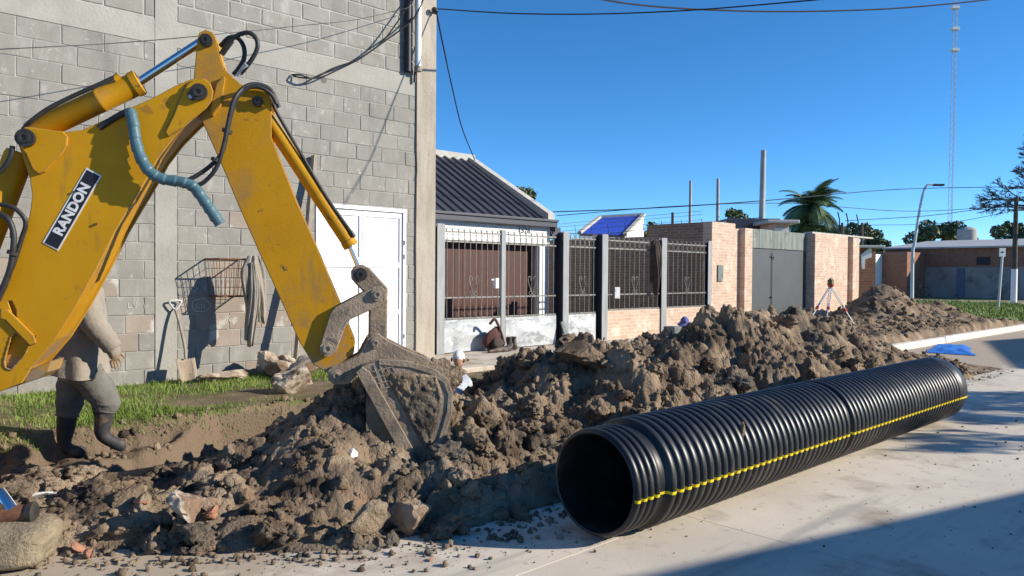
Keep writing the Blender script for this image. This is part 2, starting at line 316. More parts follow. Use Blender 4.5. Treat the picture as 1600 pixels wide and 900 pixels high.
M['sheet_roof'] = mat('pale_sheet_roof', [(0.40, 0.40, 0.38), (0.5, 0.5, 0.47)], 1.0, 0.6)
M['water'] = mat('puddle_water', [(0.02, 0.022, 0.024)], rough=0.03, spec=0.9)
M['red'] = mat('red_fitting', [(0.5, 0.05, 0.03)], rough=0.5)
M['plastic_white'] = mat('white_plastic', [(0.72, 0.72, 0.71), (0.8, 0.8, 0.79)], 6, 0.4)
M['sidewalk'] = mat('sidewalk_cement', [(0.46, 0.40, 0.32), (0.60, 0.53, 0.44)], 2.5, 0.9, bump=0.3, bscale=40, layers=[((0.30, 0.22, 0.15), 3, 0.6, 0.07)])
M['chalk'] = mat('chalk', [(0.62, 0.61, 0.58)], rough=0.95)
M['pale_pilaster'] = mat('faded_blue_paint', [(0.10, 0.14, 0.22), (0.14, 0.18, 0.26)], 2, 0.8)

# ================================================================== THE SETTING
KERB_Y, WALL_Y, FENCE_Y = 5.9, 9.14, 9.4
MB().box((-300, -300, -0.5), (500, 5.8, -0.06)).box((-300, 9.3, -0.5), (500, 500, -0.06)).box((-300, 5.8, -0.5), (-3, 9.3, -0.06)).box((16, 5.8, -0.5), (500, 9.3, -0.06)).build('ground', M['ground'], kind='structure', label='wide bare and grassy ground around the street')

# concrete street: joint bed and separate slabs
street = MB().box((-16, -8.2, -0.05), (62, KERB_Y - 0.02, -0.014)).build('street', M['joint'], kind='structure', label='pale concrete street cast in large slabs')
ys = [-8.1, -4.6, -0.9, 2.73, KERB_Y - 0.16]
xs = [4.09 + 4.0 * k for k in range(-5, 15)]
for i in range(len(xs) - 1):
    for j in range(len(ys) - 1):
        MB().box((xs[i] + 0.003, ys[j] + 0.003, -0.03), (xs[i+1] - 0.003, ys[j+1] - 0.003, 0)).build('street_slab', M['concrete_road'], street)
MB().box((-16, KERB_Y - 0.155, -0.03), (15.4, KERB_Y - 0.02, -0.004)).build('gutter', M['concrete_road'], street)
MB().box((15.42, KERB_Y - 0.155, -0.03), (60, KERB_Y - 0.02, -0.004)).build('gutter', M['concrete_road'], street)
k = MB()
k.prism([(15.2, KERB_Y - 0.015, -0.05), (15.2, KERB_Y, 0.125), (15.2, KERB_Y + 0.13, 0.14), (15.2, KERB_Y + 0.15, -0.05)], (4.2, 0, 0))
k.prism([(19.44, KERB_Y - 0.015, -0.05), (19.44, KERB_Y, 0.135), (19.44, KERB_Y + 0.13, 0.15), (19.44, KERB_Y + 0.15, -0.05)], (30, 0, 0))
k.build('kerb', M['kerb'], kind='structure', bevel=0.012, label='pale concrete kerb beyond the dug strip')

# ---- verge with the trench (height field)
def lumps(X, Y, s, size, seed):
    wx = X + size*0.5*(vnoise(np.stack([X/size*1.1, Y/size*1.1, X*0+3], 1), seed)-0.5)
    wy = Y + size*0.5*(vnoise(np.stack([X/size*1.1, Y/size*1.1, X*0+9], 1), seed+5)-0.5)
    d, h = worley(wx/size, wy/size, seed)
    return s*np.sqrt(np.clip(1-(d/0.75)**2, 0, 1))*(0.35+0.9*h)
def smst(a, b, x):
    t = np.clip((x-a)/(b-a), 0, 1); return t*t*(3-2*t)
def verge_h(X, Y):
    n = fbm(np.stack([X*1.7, Y*1.7, X*0], 1), 4, 3) - 0.5
    z = 0.19 + 0.05*n + 0.05*smst(7.3, 9.1, Y)
    edge = np.interp(X, [1.5, 2.3, 3.0], [6.42, 6.62, 7.12]) + 0.16*(fbm(np.stack([X*1.9, X*0, X*0+2], 1), 3, 8) - 0.5)
    ins = smst(edge + 0.09, edge - 0.16, Y) * smst(5.85, 6.15, Y)
    along = smst(0.9, 1.5, X) * smst(15.0, 13.6, X)
    dep = -0.02 - 0.75*along
    left = smst(0.2, 1.0, X) * smst(15.2, 14.2, X)
    ledge = smst(7.2, 6.98, Y)*smst(5.85, 6.15, Y)*smst(3.0, 2.4, X)*smst(-.6, .6, X)
    z = z*(1 - ledge) + (-0.03 + 0.10*n)*ledge
    z = z*(1 - ins*left) + dep*ins*left
    bank = np.clip(4*ins*left*(1-ins*left) + 4*ledge*(1-ledge), 0, 1)
    P2 = np.stack([X, Y, X*0], 1); z = z + bank*(0.16*(fbm(P2*5.0, 4, 91)-.5) + 0.09*(fbm(P2*14.0, 3, 92)-.5))
    churn = smst(12.0, 14.5, X)*smst(27.5, 25.0, X)
    # the bank crumbles, the filled strip is churned
    rough = np.clip(ins*left*1.0 + churn + ledge*.8, 0, 1)
    z = z + rough*(lumps(X, Y, 0.07, 0.28, 21) + lumps(X, Y, 0.05, 0.12, 22) - 0.05) + churn*0.10
    z = z + 0.95*np.exp(-(((X-21.3)/1.25)**2 + ((Y-8.0)/0.85)**2)) + 0.45*np.exp(-(((X-23.4)/1.0)**2 + ((Y-7.3)/0.7)**2)) + 0.15*np.exp(-(((X-17.5)/1.6)**2 + ((Y-7.6)/0.7)**2))
    e = smst(5.86, 6.10, Y); return z*e - 0.08*(1-e)
def grid_mesh(x0, x1, y0, y1, st, hf, name, mt, **kw):
    nx, ny = int((x1-x0)/st)+1, int((y1-y0)/st)+1
    gx, gy = np.meshgrid(np.linspace(x0, x1, nx), np.linspace(y0, y1, ny), indexing='ij'); X, Y = gx.ravel(), gy.ravel()
    Z = hf(X, Y); idx = np.arange(nx*ny).reshape(nx, ny)
    F = np.stack([idx[:-1,:-1], idx[1:,:-1], idx[1:,1:], idx[:-1,1:]], -1).reshape(-1, 4)
    return mk(name, np.stack([X, Y, Z], 1), F, mt, smooth=180, **kw)
M['verge'] = mat('verge_soil', [(0.15, 0.115, 0.075), (0.25, 0.185, 0.12)], 3, 0.95, bump=1.0, bscale=45, spec=0.12, layers=[((0.13, 0.15, 0.05), 2.4, 0.53, 0.06), ((0.26, 0.19, 0.125), 4, 0.6, 0.05)], zdirt=((0.185, 0.135, 0.092), .02, .26))
grid_mesh(-3.0, 8.0, 5.87, 9.2, 0.03, verge_h, 'verge', M['verge'], kind='structure', label='dug grass verge with an open pipe trench')
grid_mesh(8.0, 27.5, 5.87, 9.42, 0.05, verge_h, 'verge', M['soil'], kind='structure', label='churned brown soil strip along the brick walls')
MB().box((27.4, KERB_Y + 0.1, -0.2), (47, 60, 0.16)).build('grass_plot', M['lawn'], kind='structure', label='green open plot beyond the end wall')
MB().box((23.2, 9.5, -0.2), (27.45, 60, 0.165)).build('grass_plot', M['lawn'], kind='structure', label='grass beside the end wall')
MB().box((47.5, -40, -0.04), (54, 80, 0.06)).build('cross_street', M['concrete_road'], kind='structure', label='pale cross street before the far sheds')
MB().box((5.75, 7.75, 0.0), (15.3, 9.36, 0.262)).build('sidewalk', M['sidewalk'], kind='structure', bevel=0.02, label='pale cement sidewalk in front of the gate')

# ---- spoil heap on the street
XK = [-1, .6, 1.0, 1.42, 1.88, 2.3, 2.72, 3.2, 3.87, 4.28, 4.8, 5.5, 6.17, 6.5, 6.84, 7.39, 8.27, 9.05, 10.26, 11.5, 12.8, 14.5, 15.4]
ZK = [.02, .05, .07, .10, .17, .26, .40, .55, .62, .17, .42, .88, .30, .46, .60, .64, 1.04, .98, .70, .52, .32, .08, 0]
YR = np.interp
def heap_h(X, Y):
    zp = np.interp(X, XK, ZK); yr = np.interp(X, [-1, .6, 1.2, 1.9, 2.6, 3.2, 4.5, 15], [5.5, 5.3, 5.1, 4.7, 4.6, 4.95, 4.75, 4.75])
    yf = np.interp(X, [-1, .3, .7, 1.1, 1.8, 2.4, 3.0, 3.6, 15], [5.2, 4.95, 4.8, 4.55, 3.95, 3.5, 3.35, 3.42, 3.6])
    yf = yf + 0.22*(fbm(np.stack([X*2.2, X*0, X*0], 1), 3, 31) - 0.5)
    yb = np.interp(X, [1.2, 1.8, 2.8, 3.6], [6.12, 5.65, 5.7, 6.12])
    p = np.interp(X, [1.5, 2.3, 3.6, 4.3], [0.8, 1.5, 1.5, 0.9])
    s = np.clip((Y-yf)/(yr-yf), 0, 1); q = np.clip((Y-yr)/(yb-yr), 0, 1)
    z = np.where(Y < yr, zp*s**p, zp*(1-q**1.7*0.85) - 0.10*smst(.7, 1.0, q)*smst(1.2, 1.8, X)*smst(3.6, 2.8, X))
    inside = smst(0.0, 0.12, Y-yf)*smst(14.7, 13.7, X)
    big = fbm(np.stack([X*1.6, Y*1.6, X*0], 1), 3, 41) - 0.5
    amp = np.clip(zp*1.5, 0.45, 1.0)
    P3 = np.stack([X, Y, X*0], 1); bil = lambda f, sd: 1 - np.abs(2*vnoise(P3*f + 5.1, sd) - 1)
    wx, wy = X + .10*(fbm(P3*5, 3, 61)-.5), Y + .10*(fbm(P3*5, 3, 62)-.5)
    crumb = .058*(fbm(P3*9, 4, 63)-.5)*2 + .056*(bil(13., 64)-.5) + .040*(bil(27., 65)-.5) + .022*(bil(52., 66)-.5)
    z = z + inside*amp*(0.50*big + lumps(wx, wy, .15, .44, 1) + lumps(wx, wy, .095, .21, 2) + lumps(wx, wy, .04, .10, 3) + crumb - 0.135)
    z = z + inside*0.02
    return np.where((Y < yf + 0.01) | (X > 14.65), -0.05, np.maximum(z, -0.05 + 0.02*inside))
grid_mesh(-1.2, 9.0, 3.1, 6.3, 0.0165, heap_h, 'soil_heap', M['soil'], kind='stuff', label='long heap of lumpy dug brown soil beside the trench')
grid_mesh(9.0, 15.5, 3.2, 6.3, 0.03, heap_h, 'soil_heap', M['soil'], kind='stuff', label='far end of the dug soil heap behind the pipe')

def ico(sub, seed, chunk=5, a1=0.5, a2=0.22, a3=0.0):
    bm = bmesh.new(); bmesh.ops.create_icosphere(bm, subdivisions=sub, radius=1); bm.verts.ensure_lookup_table()
    V = np.array([v.co[:] for v in bm.verts]); F = np.array([[v.index for v in f.verts] for f in bm.faces]); bm.free()
    rs = np.random.RandomState(seed)
    for _ in range(chunk):
        n = rs.normal(size=3); n /= np.linalg.norm(n); h = rs.uniform(0.35, 0.75); d = V @ n
        V = V - np.outer(np.clip(d-h, 0, None)*0.85, n)
    N = V/np.linalg.norm(V, axis=1)[:,None]
    r = 1 + a1*(fbm(V*1.3+seed*7.7, 3, seed)-0.5)*2 + a2*(fbm(V*4.0+seed*3.1, 3, seed+9)-0.5)*2
    if a3: r = r + a3*((1 - np.abs(2*vnoise(V*5.5 + seed, seed+3) - 1)) - .5) + a3*.6*((1 - np.abs(2*vnoise(V*11.7 + seed, seed+4) - 1)) - .5) + a3*.35*(vnoise(V*23. + seed, seed+5) - .5)
    V = V*r[:,None]*np.array([1, rs.uniform(.7, 1), rs.uniform(.6, .9)])
    return V, F
def rotm(rs):
    q = rs.normal(size=4); q /= np.linalg.norm(q); a, b, c, d = q
    return np.array([[1-2*(c*c+d*d), 2*(b*c-a*d), 2*(b*d+a*c)], [2*(b*c+a*d), 1-2*(b*b+d*d), 2*(c*d-a*b)], [2*(b*d-a*c), 2*(c*d+a*b), 1-2*(b*b+c*c)]])
BIG = [ico(4, 100+i, 4, .60, .40, .40) for i in range(8)]; MID = [ico(3 if i < 3 else 2, 200+i, 4, .6, .42, .36) for i in range(8)]; SML = [ico(1, 300+i, 4) for i in range(8)]
def surf(x, y):
    X, Y = np.array([x]), np.array([y])
    h = max(float(heap_h(X, Y)[0]) if 3.1 < y < 6.3 and x < 15.4 else -9, 0.0)
    if y > 5.87: h = max(float(verge_h(X, Y)[0]), h if y < 6.25 else -9)
    return h
def scatter(name, spots, variants, mt, label, rs, sink=0.35):
    Vs, Fs, n = [], [], 0
    for (x, y, z, r) in spots:
        V, F = variants[rs.randint(len(variants))]; W = (V*r) @ rotm(rs).T + np.array([x, y, z + r*(0.5-sink)])
        Vs.append(W); Fs.append(F+n); n += len(V)
    return mk(name, np.concatenate(Vs), np.concatenate(Fs), mt, smooth=180, kind='stuff', label=label)
rs = np.random.RandomState(5)
def heap_spots(n, r0, r1, xr=(-0.9, 14.5), front=0.0):
    x = rs.uniform(xr[0], xr[1], n)
    if xr[0] < 0: x = np.where(rs.rand(n) < 0.65, rs.uniform(-0.9, 6, n), x)
    yf = np.interp(x, [-1, .3, .7, 1.1, 1.8, 2.4, 3.0, 3.6, 15], [5.2, 4.95, 4.8, 4.55, 3.95, 3.5, 3.35, 3.42, 3.6])
    y = yf - front + rs.rand(n)**1.3*(6.1-yf+front)
    r = r0*(r1/r0)**(rs.rand(n)**1.8)
    hz = np.maximum(heap_h(x, y), 0)
    return list(zip(x, y, hz, r))
scatter('soil_crumbs', heap_spots(950, .026, .06), MID, M['soil'], 'fist-sized soil crumbs over the dug heap', rs)
scatter('soil_crumbs', heap_spots(4200, .009, .028, front=0.25), SML, M['soil'], 'small soil crumbs over the dug heap and its foot', rs, 0.3)
# crumbs strewn on the street before the heap and over the trench sides
st = []
for _ in range(900):
    x = rs.uniform(0.2, 4.2); yf = float(np.interp(x, [-1, .3, .7, 1.1, 1.8, 2.4, 3.0, 3.6, 15], [5.2, 4.95, 4.8, 4.55, 3.95, 3.5, 3.35, 3.42, 3.6]))
    st.append((x, yf - abs(rs.normal(0, 0.35)), 0.0, 0.003*(11)**(rs.rand()**3)))
for _ in range(260): st.append((rs.uniform(4, 11), rs.uniform(0.5, 2.6), 0.0, 0.004*(4)**(rs.rand()**3)))
scatter('street_crumbs', st, SML, M['soil'], 'dry crumbs of soil strewn on the concrete street', rs, 0.2)
st = []
for _ in range(1100):
    x, y = rs.uniform(-1.0, 8), rs.uniform(6.0, 7.3); st.append((x, y, 0, 0.012*5**(rs.rand()**2)))
for _ in range(1500): st.append((rs.uniform(11, 26), rs.uniform(6.05, 9.2), 0, 0.02*5**(rs.rand()**2)))
vx = verge_h(np.array([s[0] for s in st]), np.array([s[1] for s in st])); st = [(a, b, float(h), r) for (a, b, _, r), h in zip(st, vx)]
scatter('trench_crumbs', st, SML, M['soil'], 'soil crumbs in the trench and on the churned strip', rs, 0.3)
# large clods: things of their own
cl = [mk('soil_clod', V, F, M['soil'], smooth=180) for V, F in BIG]
for o in cl: o.rotation_mode = 'XYZ'
cs = heap_spots(150, .06, .13, (0.5, 6.5)) + heap_spots(70, .07, .16, (6.5, 14))
for i, (x, y, z, r) in enumerate(cs):
    src = cl[i % 8]
    if i < 8: o = src
    else: o = src.copy(); COL.objects.link(o); o.name = 'soil_clod'
    o.scale = (r*rs.uniform(.85, 1.2), r*rs.uniform(.8, 1.1), r*rs.uniform(.75, 1.05)); o.rotation_euler = (rs.uniform(-.5, .5), rs.uniform(-.5, .5), rs.uniform(0, 6.28))
    o.location = (x, y, z - 0.45*r)
    tag(o, 'large lump of dug brown soil lying on the spoil heap', 'soil clod', 'large clods on the soil heap')
def chunk(name, mt, p, size, label, cat, rz=0.0, tilt=(0, 0), group=None, seed=1, sink=0.1):
    V, F = ico(4, seed, 9, 0.28, 0.16, 0.12); V = V/np.abs(V).max(0)*np.array(size)/2
    R = np.array(Matrix.Rotation(rz, 3, 'Z') @ Matrix.Rotation(tilt[0], 3, 'X') @ Matrix.Rotation(tilt[1], 3, 'Y')); V = V @ R.T
    V = V + np.array(p) - np.array([0, 0, V[:,2].min() + sink*size[2]])
    return mk(name, V, F, mt, smooth=35, label=label, cat=cat, group=group)
def gz(x, y): return surf(x, y)
for i, (px, py, sz, rz, tl) in enumerate([(412, 585, (.42, .3, .22), .5, (.5, .3)), (462, 607, (.40, .34, .2), .2, (-.5, .1)), (352, 596, (.5, .25, .13), .1, (0, .1)), (435, 590, (.34, .3, .2), 1.2, (.2, .2)), (485, 590, (.6, .32, .18), -.3, (.1, -.35)), (395, 575, (.3, .2, .2), 1.9, (.4, .4))]):
    p = on_z(px, py, 0.24)
    chunk('rubble_chunk', M['dirty_concrete'], (p.x, min(p.y, 8.8), gz(p.x, min(p.y, 8.8))), tuple(1.35*k_ for k_ in sz), ['earth-caked concrete lump tilted upright among the wall rubble', 'pale flat-faced concrete lump lowest on the grass by the wall rubble', 'long low earthy slab lying against the block wall', 'earthy lump wedged between the pale rubble pieces', 'broad sloping slab leaning on the rubble near the white door', 'small stone behind the upright rubble lump'][i], 'rubble', rz, tl, 'rubble beside the block wall', 20+i)
for i, (px, py, z, sz, nm, lb) in enumerate([(295, 815, .12, (.26, .2, .2), 'stone_lump', 'big rounded grey stone half buried at the heap foot'), (330, 815, .1, (.12, .09, .09), 'brick_fragment', 'orange brick fragment beside the big grey stone'),
        (120, 865, 0, (.11, .07, .075), 'brick_fragment', 'reddish brick piece alone on the street'), (140, 870, 0, (.10, .06, .06), 'brick_fragment', 'brown brick piece lying against the reddish one on the street'), (219, 812, .09, (.1, .07, .06), 'brick_fragment', 'red brick end among the low rubble'),
        (640, 835, .0, (.3, .24, .26), 'earth_ball', 'pale rounded ball of earth at the heap foot below the bucket'), (550, 718, .28, (.075, .05, .07), 'plaster_piece', 'small white plaster piece stuck in the heap'), (45, 775, .12, (.3, .12, .05), 'plaster_slab', 'white broken plaster slab among the low rubble'),
        (568, 850, .0, (.34, .22, .18), 'earth_block', 'smooth sliced block of grey earth at the heap foot'), (675, 876, 0, (.05, .03, .02), 'brick_fragment', 'tiny orange brick chip on the street below the bucket')]):
    p = on_z(px, py, z)
    mt = {'stone_lump': M['dirty_concrete'], 'earth_ball': M['cut'], 'earth_block': M['soil'], 'plaster_piece': M['plastic_white'], 'plaster_slab': M['plastic_white']}.get(nm, M['brick_bit'])
    chunk(nm, mt, (p.x, p.y, gz(p.x, p.y) if nm != 'plaster_piece' else max(gz(p.x, p.y), z)), sz, lb, nm.split('_')[0] if nm != 'earth_ball' else 'earth lump', 0.4*i, (.1*i, .1), None, 40+i, 0.05)
# smooth shovelled slabs of clay on the crests
for i, (px, py, Yc, sz, rz, tl, lb) in enumerate([(905, 552, 4.6, (.48, .36, .26), -.5, (.3, .1), 'smooth grey clay slab crowning the middle mound'), (955, 566, 4.7, (.42, .36, .26), .2, (.6, .5), 'smooth sloping clay slab on the shoulder of the middle mound'), (1190, 497, 4.8, (.6, .5, .26), .1, (.2, .1), 'flat-topped clay block on the tallest mound')]):
    p = on_Y(px, py, Yc); chunk('clay_slab', M['cut'] if i == 2 else M['soil'], (p.x, p.y, p.z - sz[2]*0.55), sz, lb, 'clay slab', rz, tl, None, 60+i, 0)

# ---- grass
def blades(name, n, xr, yr, hf, hgt, wid, mt, label, keep=None, seed=1):
    g = np.random.RandomState(seed); x = g.uniform(*xr, n); y = g.uniform(*yr, n)
    dn = fbm(np.stack([x*1.3, y*1.3, x*0], 1), 3, 77); ok = dn + g.uniform(-.12, .12, n) > 0.47
    if keep is not None: ok &= keep(x, y)
    x, y = x[ok], y[ok]; n = len(x); z = hf(x, y) - 0.01
    a = g.uniform(0, 6.283, n); h = hgt*g.uniform(.4, 1.2, n); le = h*g.uniform(.2, .9, n); b = g.uniform(0, 6.283, n)
    dx, dy = np.cos(a)*wid, np.sin(a)*wid; lx, ly = np.cos(b)*le, np.sin(b)*le
    V = np.stack([np.stack([x-dx, y-dy, z], 1), np.stack([x+dx, y+dy, z], 1), np.stack([x+lx*.4+dx*.7, y+ly*.4+dy*.7, z+h*.65], 1), np.stack([x+lx*.4-dx*.7, y+ly*.4-dy*.7, z+h*.65], 1), np.stack([x+lx, y+ly, z+h], 1)], 1).reshape(-1, 3)
    i = np.arange(n)*5
    F = np.concatenate([np.stack([i, i+1, i+2], 1), np.stack([i, i+2, i+3], 1), np.stack([i+3, i+2, i+4], 1)])
    return mk(name, V, F, mt, kind='stuff', label=label)
blades('grass', 42000, (-2.5, 5.6), (7.05, 9.05), verge_h, 0.065, 0.0035, M['grass'], 'patchy green grass along the foot of the block wall')
blades('grass', 60000, (26.5, 47), (6.1, 34), lambda x, y: x*0 + 0.165, 0.15, 0.012, M['grass'], 'rough green grass on the far open plot', seed=2)
blades('grass', 5000, (23.3, 27.5), (9.6, 25), lambda x, y: x*0 + 0.165, 0.25, 0.02, M['grass'], 'grass beside the end wall', seed=3)
bs_ = [on_z(px, py, 0.01) for px, py in [(1444, 551), (1524, 556), (1512, 541), (1462, 538)]]; V_, F_ = [], []; nn1 = 18
for i in range(nn1):
    for j in range(nn1):
        a, b = i/(nn1-1), j/(nn1-1); p = bs_[0].lerp(bs_[1], a).lerp(bs_[3].lerp(bs_[2], a), b); e = min(a, 1-a, b, 1-b)
        p.x += .18*math.sin(b*9 + 1)*(.5-e); p.y = min(p.y, KERB_Y - .04); V_.append((p.x, p.y, .012 + .05*abs(math.sin(a*7 + 2*math.sin(b*5)))*min(1, e*5) + .03*random.random()*min(1, e*5)))
for i in range(nn1-1):
    for j in range(nn1-1): F_.append((i*nn1+j, (i+1)*nn1+j, (i+1)*nn1+j+1, i*nn1+j+1))
M['blue_sheet'] = mat('blue_plastic_film', [(0.03, 0.14, 0.55), (0.06, 0.22, 0.68)], 4, 0.3)
mk('plastic_sheet', np.array(V_), F_, M['blue_sheet'], smooth=40, label='crumpled blue plastic sheet in the gutter past the pipe end', cat='sheet')

# ================================================================== BLOCK BUILDING
bb = empty('block_building', (3.5, WALL_Y + 0.1, 0.2), 'tall unplastered grey concrete block building with white double door', 'building')
DX0, DX1, DZ1 = 5.12, 6.57, 2.43
BZ0, BZ1, COURSE = 4.09, 4.375, 0.205
cm = MB()
for lo, hi in [((-4, WALL_Y + .008, 0), (DX0, WALL_Y + .2, 7.2)), ((DX1, WALL_Y + .008, 0), (7.08, WALL_Y + .2, 7.2)), ((DX0, WALL_Y + .008, DZ1), (DX1, WALL_Y + .2, 7.2))]: cm.box(lo, hi)
cm.box((-4, 18.9, 0), (7.08, 19.1, 7.2)); cm.box((6.9, WALL_Y + .205, 0), (7.08, 18.89, 7.2)); cm.box((-4, WALL_Y + .205, 0), (-3.8, 18.89, 7.2)); cm.box((-3.79, WALL_Y + .21, 7.0), (6.89, 18.88, 7.19))
core = cm.build('wall_core', M['mortar'], bb)
MB().box((2.2, WALL_Y - .002, BZ0 + .002), (3.088, WALL_Y + .05, BZ1)).box((-4, WALL_Y - .0022, BZ0 + .002), (2.2, WALL_Y + .05, BZ1 + .03)).build('ring_beam', M['beam'], bb)
MB().box((3.332, WALL_Y - .002, BZ0 + .002), (6.738, WALL_Y + .05, BZ1)).build('ring_beam', M['beam'], bb)
MB().box((3.09, WALL_Y - .006, .02), (3.33, WALL_Y + .06, 7.15)).build('concrete_column', M['beam'], bb)
cc = MB()
prof = [(6.74, 0.0), (6.745, .9), (6.735, 1.9), (6.742, 2.9), (6.75, 3.0), (6.738, 3.3), (6.74, 7.2)]
for i in range(len(prof) - 1):
    (a, z0), (b, z1) = prof[i], prof[i+1]
    cc.add([(a, WALL_Y - .03, z0), (7.085, WALL_Y - .03, z0), (7.085, WALL_Y - .03, z1), (b, WALL_Y - .03, z1), (a, WALL_Y + .06, z0), (b, WALL_Y + .06, z1), (7.085, WALL_Y + .25, z0), (7.085, WALL_Y + .25, z1)], [(0,1,2,3), (4,0,3,5), (1,6,7,2)])
cc.build('corner_column', M['column'], bb)
# blocks: wobbly-edged faces standing proud of the mortar
def block_mesh(w, h, seed):
    g = random.Random(seed); v = []; n = 0
    P = []
    for (x0, z0, x1, z1) in ((-.5,-.5,.5,-.5), (.5,-.5,.5,.5), (.5,.5,-.5,.5), (-.5,.5,-.5,-.5)):
        for t in (0.0, .33, .66): P.append([(x0+(x1-x0)*t)*w + g.uniform(-.0022, .0022), (z0+(z1-z0)*t)*h + g.uniform(-.0022, .0022)])
    for k in (0, 3, 6, 9):
        P[k][0] *= 1 - .012*g.random(); P[k][1] *= 1 - .025*g.random()
    inn = [(x*(1-.006/abs(w/2)), z*(1-.006/abs(h/2))) for x, z in P]; n = len(P)
    vs = [(x, .02, z) for x, z in P] + [(x, .004, z) for x, z in P] + [(x, .0, z) for x, z in inn]
    fs = [tuple(range(2*n, 3*n))] + [(i, (i+1) % n, n+(i+1) % n, n+i) for i in range(n)] + [(n+i, n+(i+1) % n, 2*n+(i+1) % n, 2*n+i) for i in range(n)]
    me = bpy.data.meshes.new('block'); me.from_pydata(vs, [], fs); me.update(); return me
BM = {}
def bmesh_for(w, h, warm, k):
    key = (round(w, 3), round(h, 3), warm, k)
    if key not in BM:
        BM[key] = block_mesh(w, h, k*13 + int(w*1000)); BM[key].materials.append(M['block_warm' if warm else 'block'])
    return BM[key]
blk = []
def courses(x0, x1, z0, z1, gap):
    nz = int(round((z1-z0)/COURSE)); 
    for j in range(nz):
        zc = z1 - (j+.5)*COURSE; x = x0 - (0.205 if j % 2 else 0.0) - .06*(j % 3 == 1)
        while x < x1 - .02:
            a, b = max(x, x0), min(x + .41, x1); x += .41
            if b - a < .05: continue
            for (p, q) in ([(a, b)] if not (zc < DZ1 + .05 and a < DX1 and b > DX0) else [(a, min(b, DX0 - .01)), (max(a, DX1 + .01), b)]):
                if q - p > .05: blk.append(((p+q)/2, zc, q - p - gap, COURSE - gap*.8))
courses(-4.0, 3.085, 0.195, BZ0, .007); courses(3.335, 6.735, 0.195, BZ0, .009)
courses(-4.0, 3.085, BZ1 + .03, 7.05, .022); courses(3.335, 6.735, BZ1, 7.05, .022)
blk = [b for b in blk if b[0] > -1.5]
def vis(b):
    p = Vector((b[0], WALL_Y, b[1])) - CAM; dd = p.dot(Fv); px = 800 + FPX*p.dot(Rc)/dd; py = 450 - FPX*p.dot(Uc)/dd
    return (0 if (-20 < px < 700 and -20 < py < 620) else 100) + dd
blk.sort(key=vis)
rest = MB()
for i, (x, z, bw, bh) in enumerate(blk):
    warm = (z < 1.75 and random.random() < .24 and x < 4.6) or random.random() < .006
    wq = round(bw/0.01)*0.01; me = bmesh_for(wq, bh, warm, random.randrange(5))
    dy = random.uniform(-.003, .003)
    if i < 300:
        o = bpy.data.objects.new('block', me); COL.objects.link(o); WO[o.name] = Vector((x, WALL_Y + dy, z)); setp(o, bb)
    else:
        rest.add([(v.co.x + x, v.co.y + WALL_Y + dy, v.co.z + z) for v in me.vertices], [tuple(p.vertices) for p in me.polygons])
rest.build('blocks', M['block'], bb, kind='stuff')
# white double door
door = MB().box((DX0 - .0, WALL_Y - .012, .2), (DX0 + .05, WALL_Y + .1, DZ1)).box((DX1 - .05, WALL_Y - .012, .2), (DX1, WALL_Y + .1, DZ1)).box((DX0 + .0505, WALL_Y - .012, DZ1 - .05), (DX1 - .0505, WALL_Y + .1, DZ1)).build('door_frame', M['white_door'], bb)
mid = (DX0 + DX1)/2
for a, b in ((DX0 + .055, mid - .004), (mid + .004, DX1 - .055)):
    lf = MB().box((a, WALL_Y + .03, .24), (b, WALL_Y + .055, DZ1 - .055)).build('door_leaf', M['white_door'], bb)
    fr = MB()
    for z in (.28, .95, 1.62, DZ1 - .10): fr.box((a + .045, WALL_Y + .012, z - .035), (b - .045, WALL_Y + .0295, z + .035))
    fr.box((a, WALL_Y + .0115, .245), (a + .0445, WALL_Y + .0295, DZ1 - .058)).box((b - .0445, WALL_Y + .0115, .245), (b, WALL_Y + .0295, DZ1 - .058))
    fr.build('leaf_rails', M['white_door'], lf, bevel=.004)
hg = MB()
for z in (.6, 1.75, 1.95): hg.cyl((DX1 - .03, WALL_Y - .02, z - .03), (DX1 - .03, WALL_Y - .02, z + .03), .011, 8)
hg.build('hinges', M['galv'], bb, smooth=40)
# services at the corner
p0 = on_Y(637, 0, 9.09); p1 = on_Y(637, 112, 9.09)
MB().tube([(p1.x, 9.085, 7.0), (p1.x, 9.085, p1.z)], .05, 14).build('black_duct', M['black'], bb, smooth=40)
p1 = on_Y(653, 104, 9.04)
o = MB().tube([(p1.x, 9.04, 7.0), (p1.x, 9.04, p1.z)], .048, 14).build('drain_pipe', M['plastic_white'], bb, smooth=40)
MB().tube([(p1.x, 9.04, p1.z), (p1.x, 9.04, p1.z - .07)], .055, 14).build('pipe_socket', M['wood'], o, smooth=40)
MB().tube([(p1.x - .01, 9.09, p1.z - .07), (p1.x - .015, 9.1, p1.z - .22)], .02, 8).build('cable_stub', M['black'], bb, smooth=40)
hp = on_Y(506, 125, WALL_Y - .004)
MB().disc(hp, (0, -1, 0), .045, 9).build('wall_hole', M['black'], bb)
def wire(name, pts, r, label, mt='rubber', n=6, cat='cable', **kw):
    return MB().tube(smoothpath(pts, 8), r, n).build(name, M[mt], smooth=60, label=label, cat=cat, **kw)
W9 = lambda px, py, y=9.0: on_Y(px, py, y)
wire('wall_cable', [W9(665, -10), W9(645, 30), W9(600, 65), W9(560, 92), W9(520, 107), W9(490, 122), W9(470, 117), W9(456, 117, 9.12)], .012, 'twin black cable sagging from the corner to a hole in the block wall')
wire('wall_cable', [W9(652, -10), W9(632, 18), W9(600, 62), W9(565, 90), W9(530, 108), W9(500, 121), W9(478, 122), W9(458, 119, 9.12)], .010, 'second black cable looping along the block wall under the corner duct')
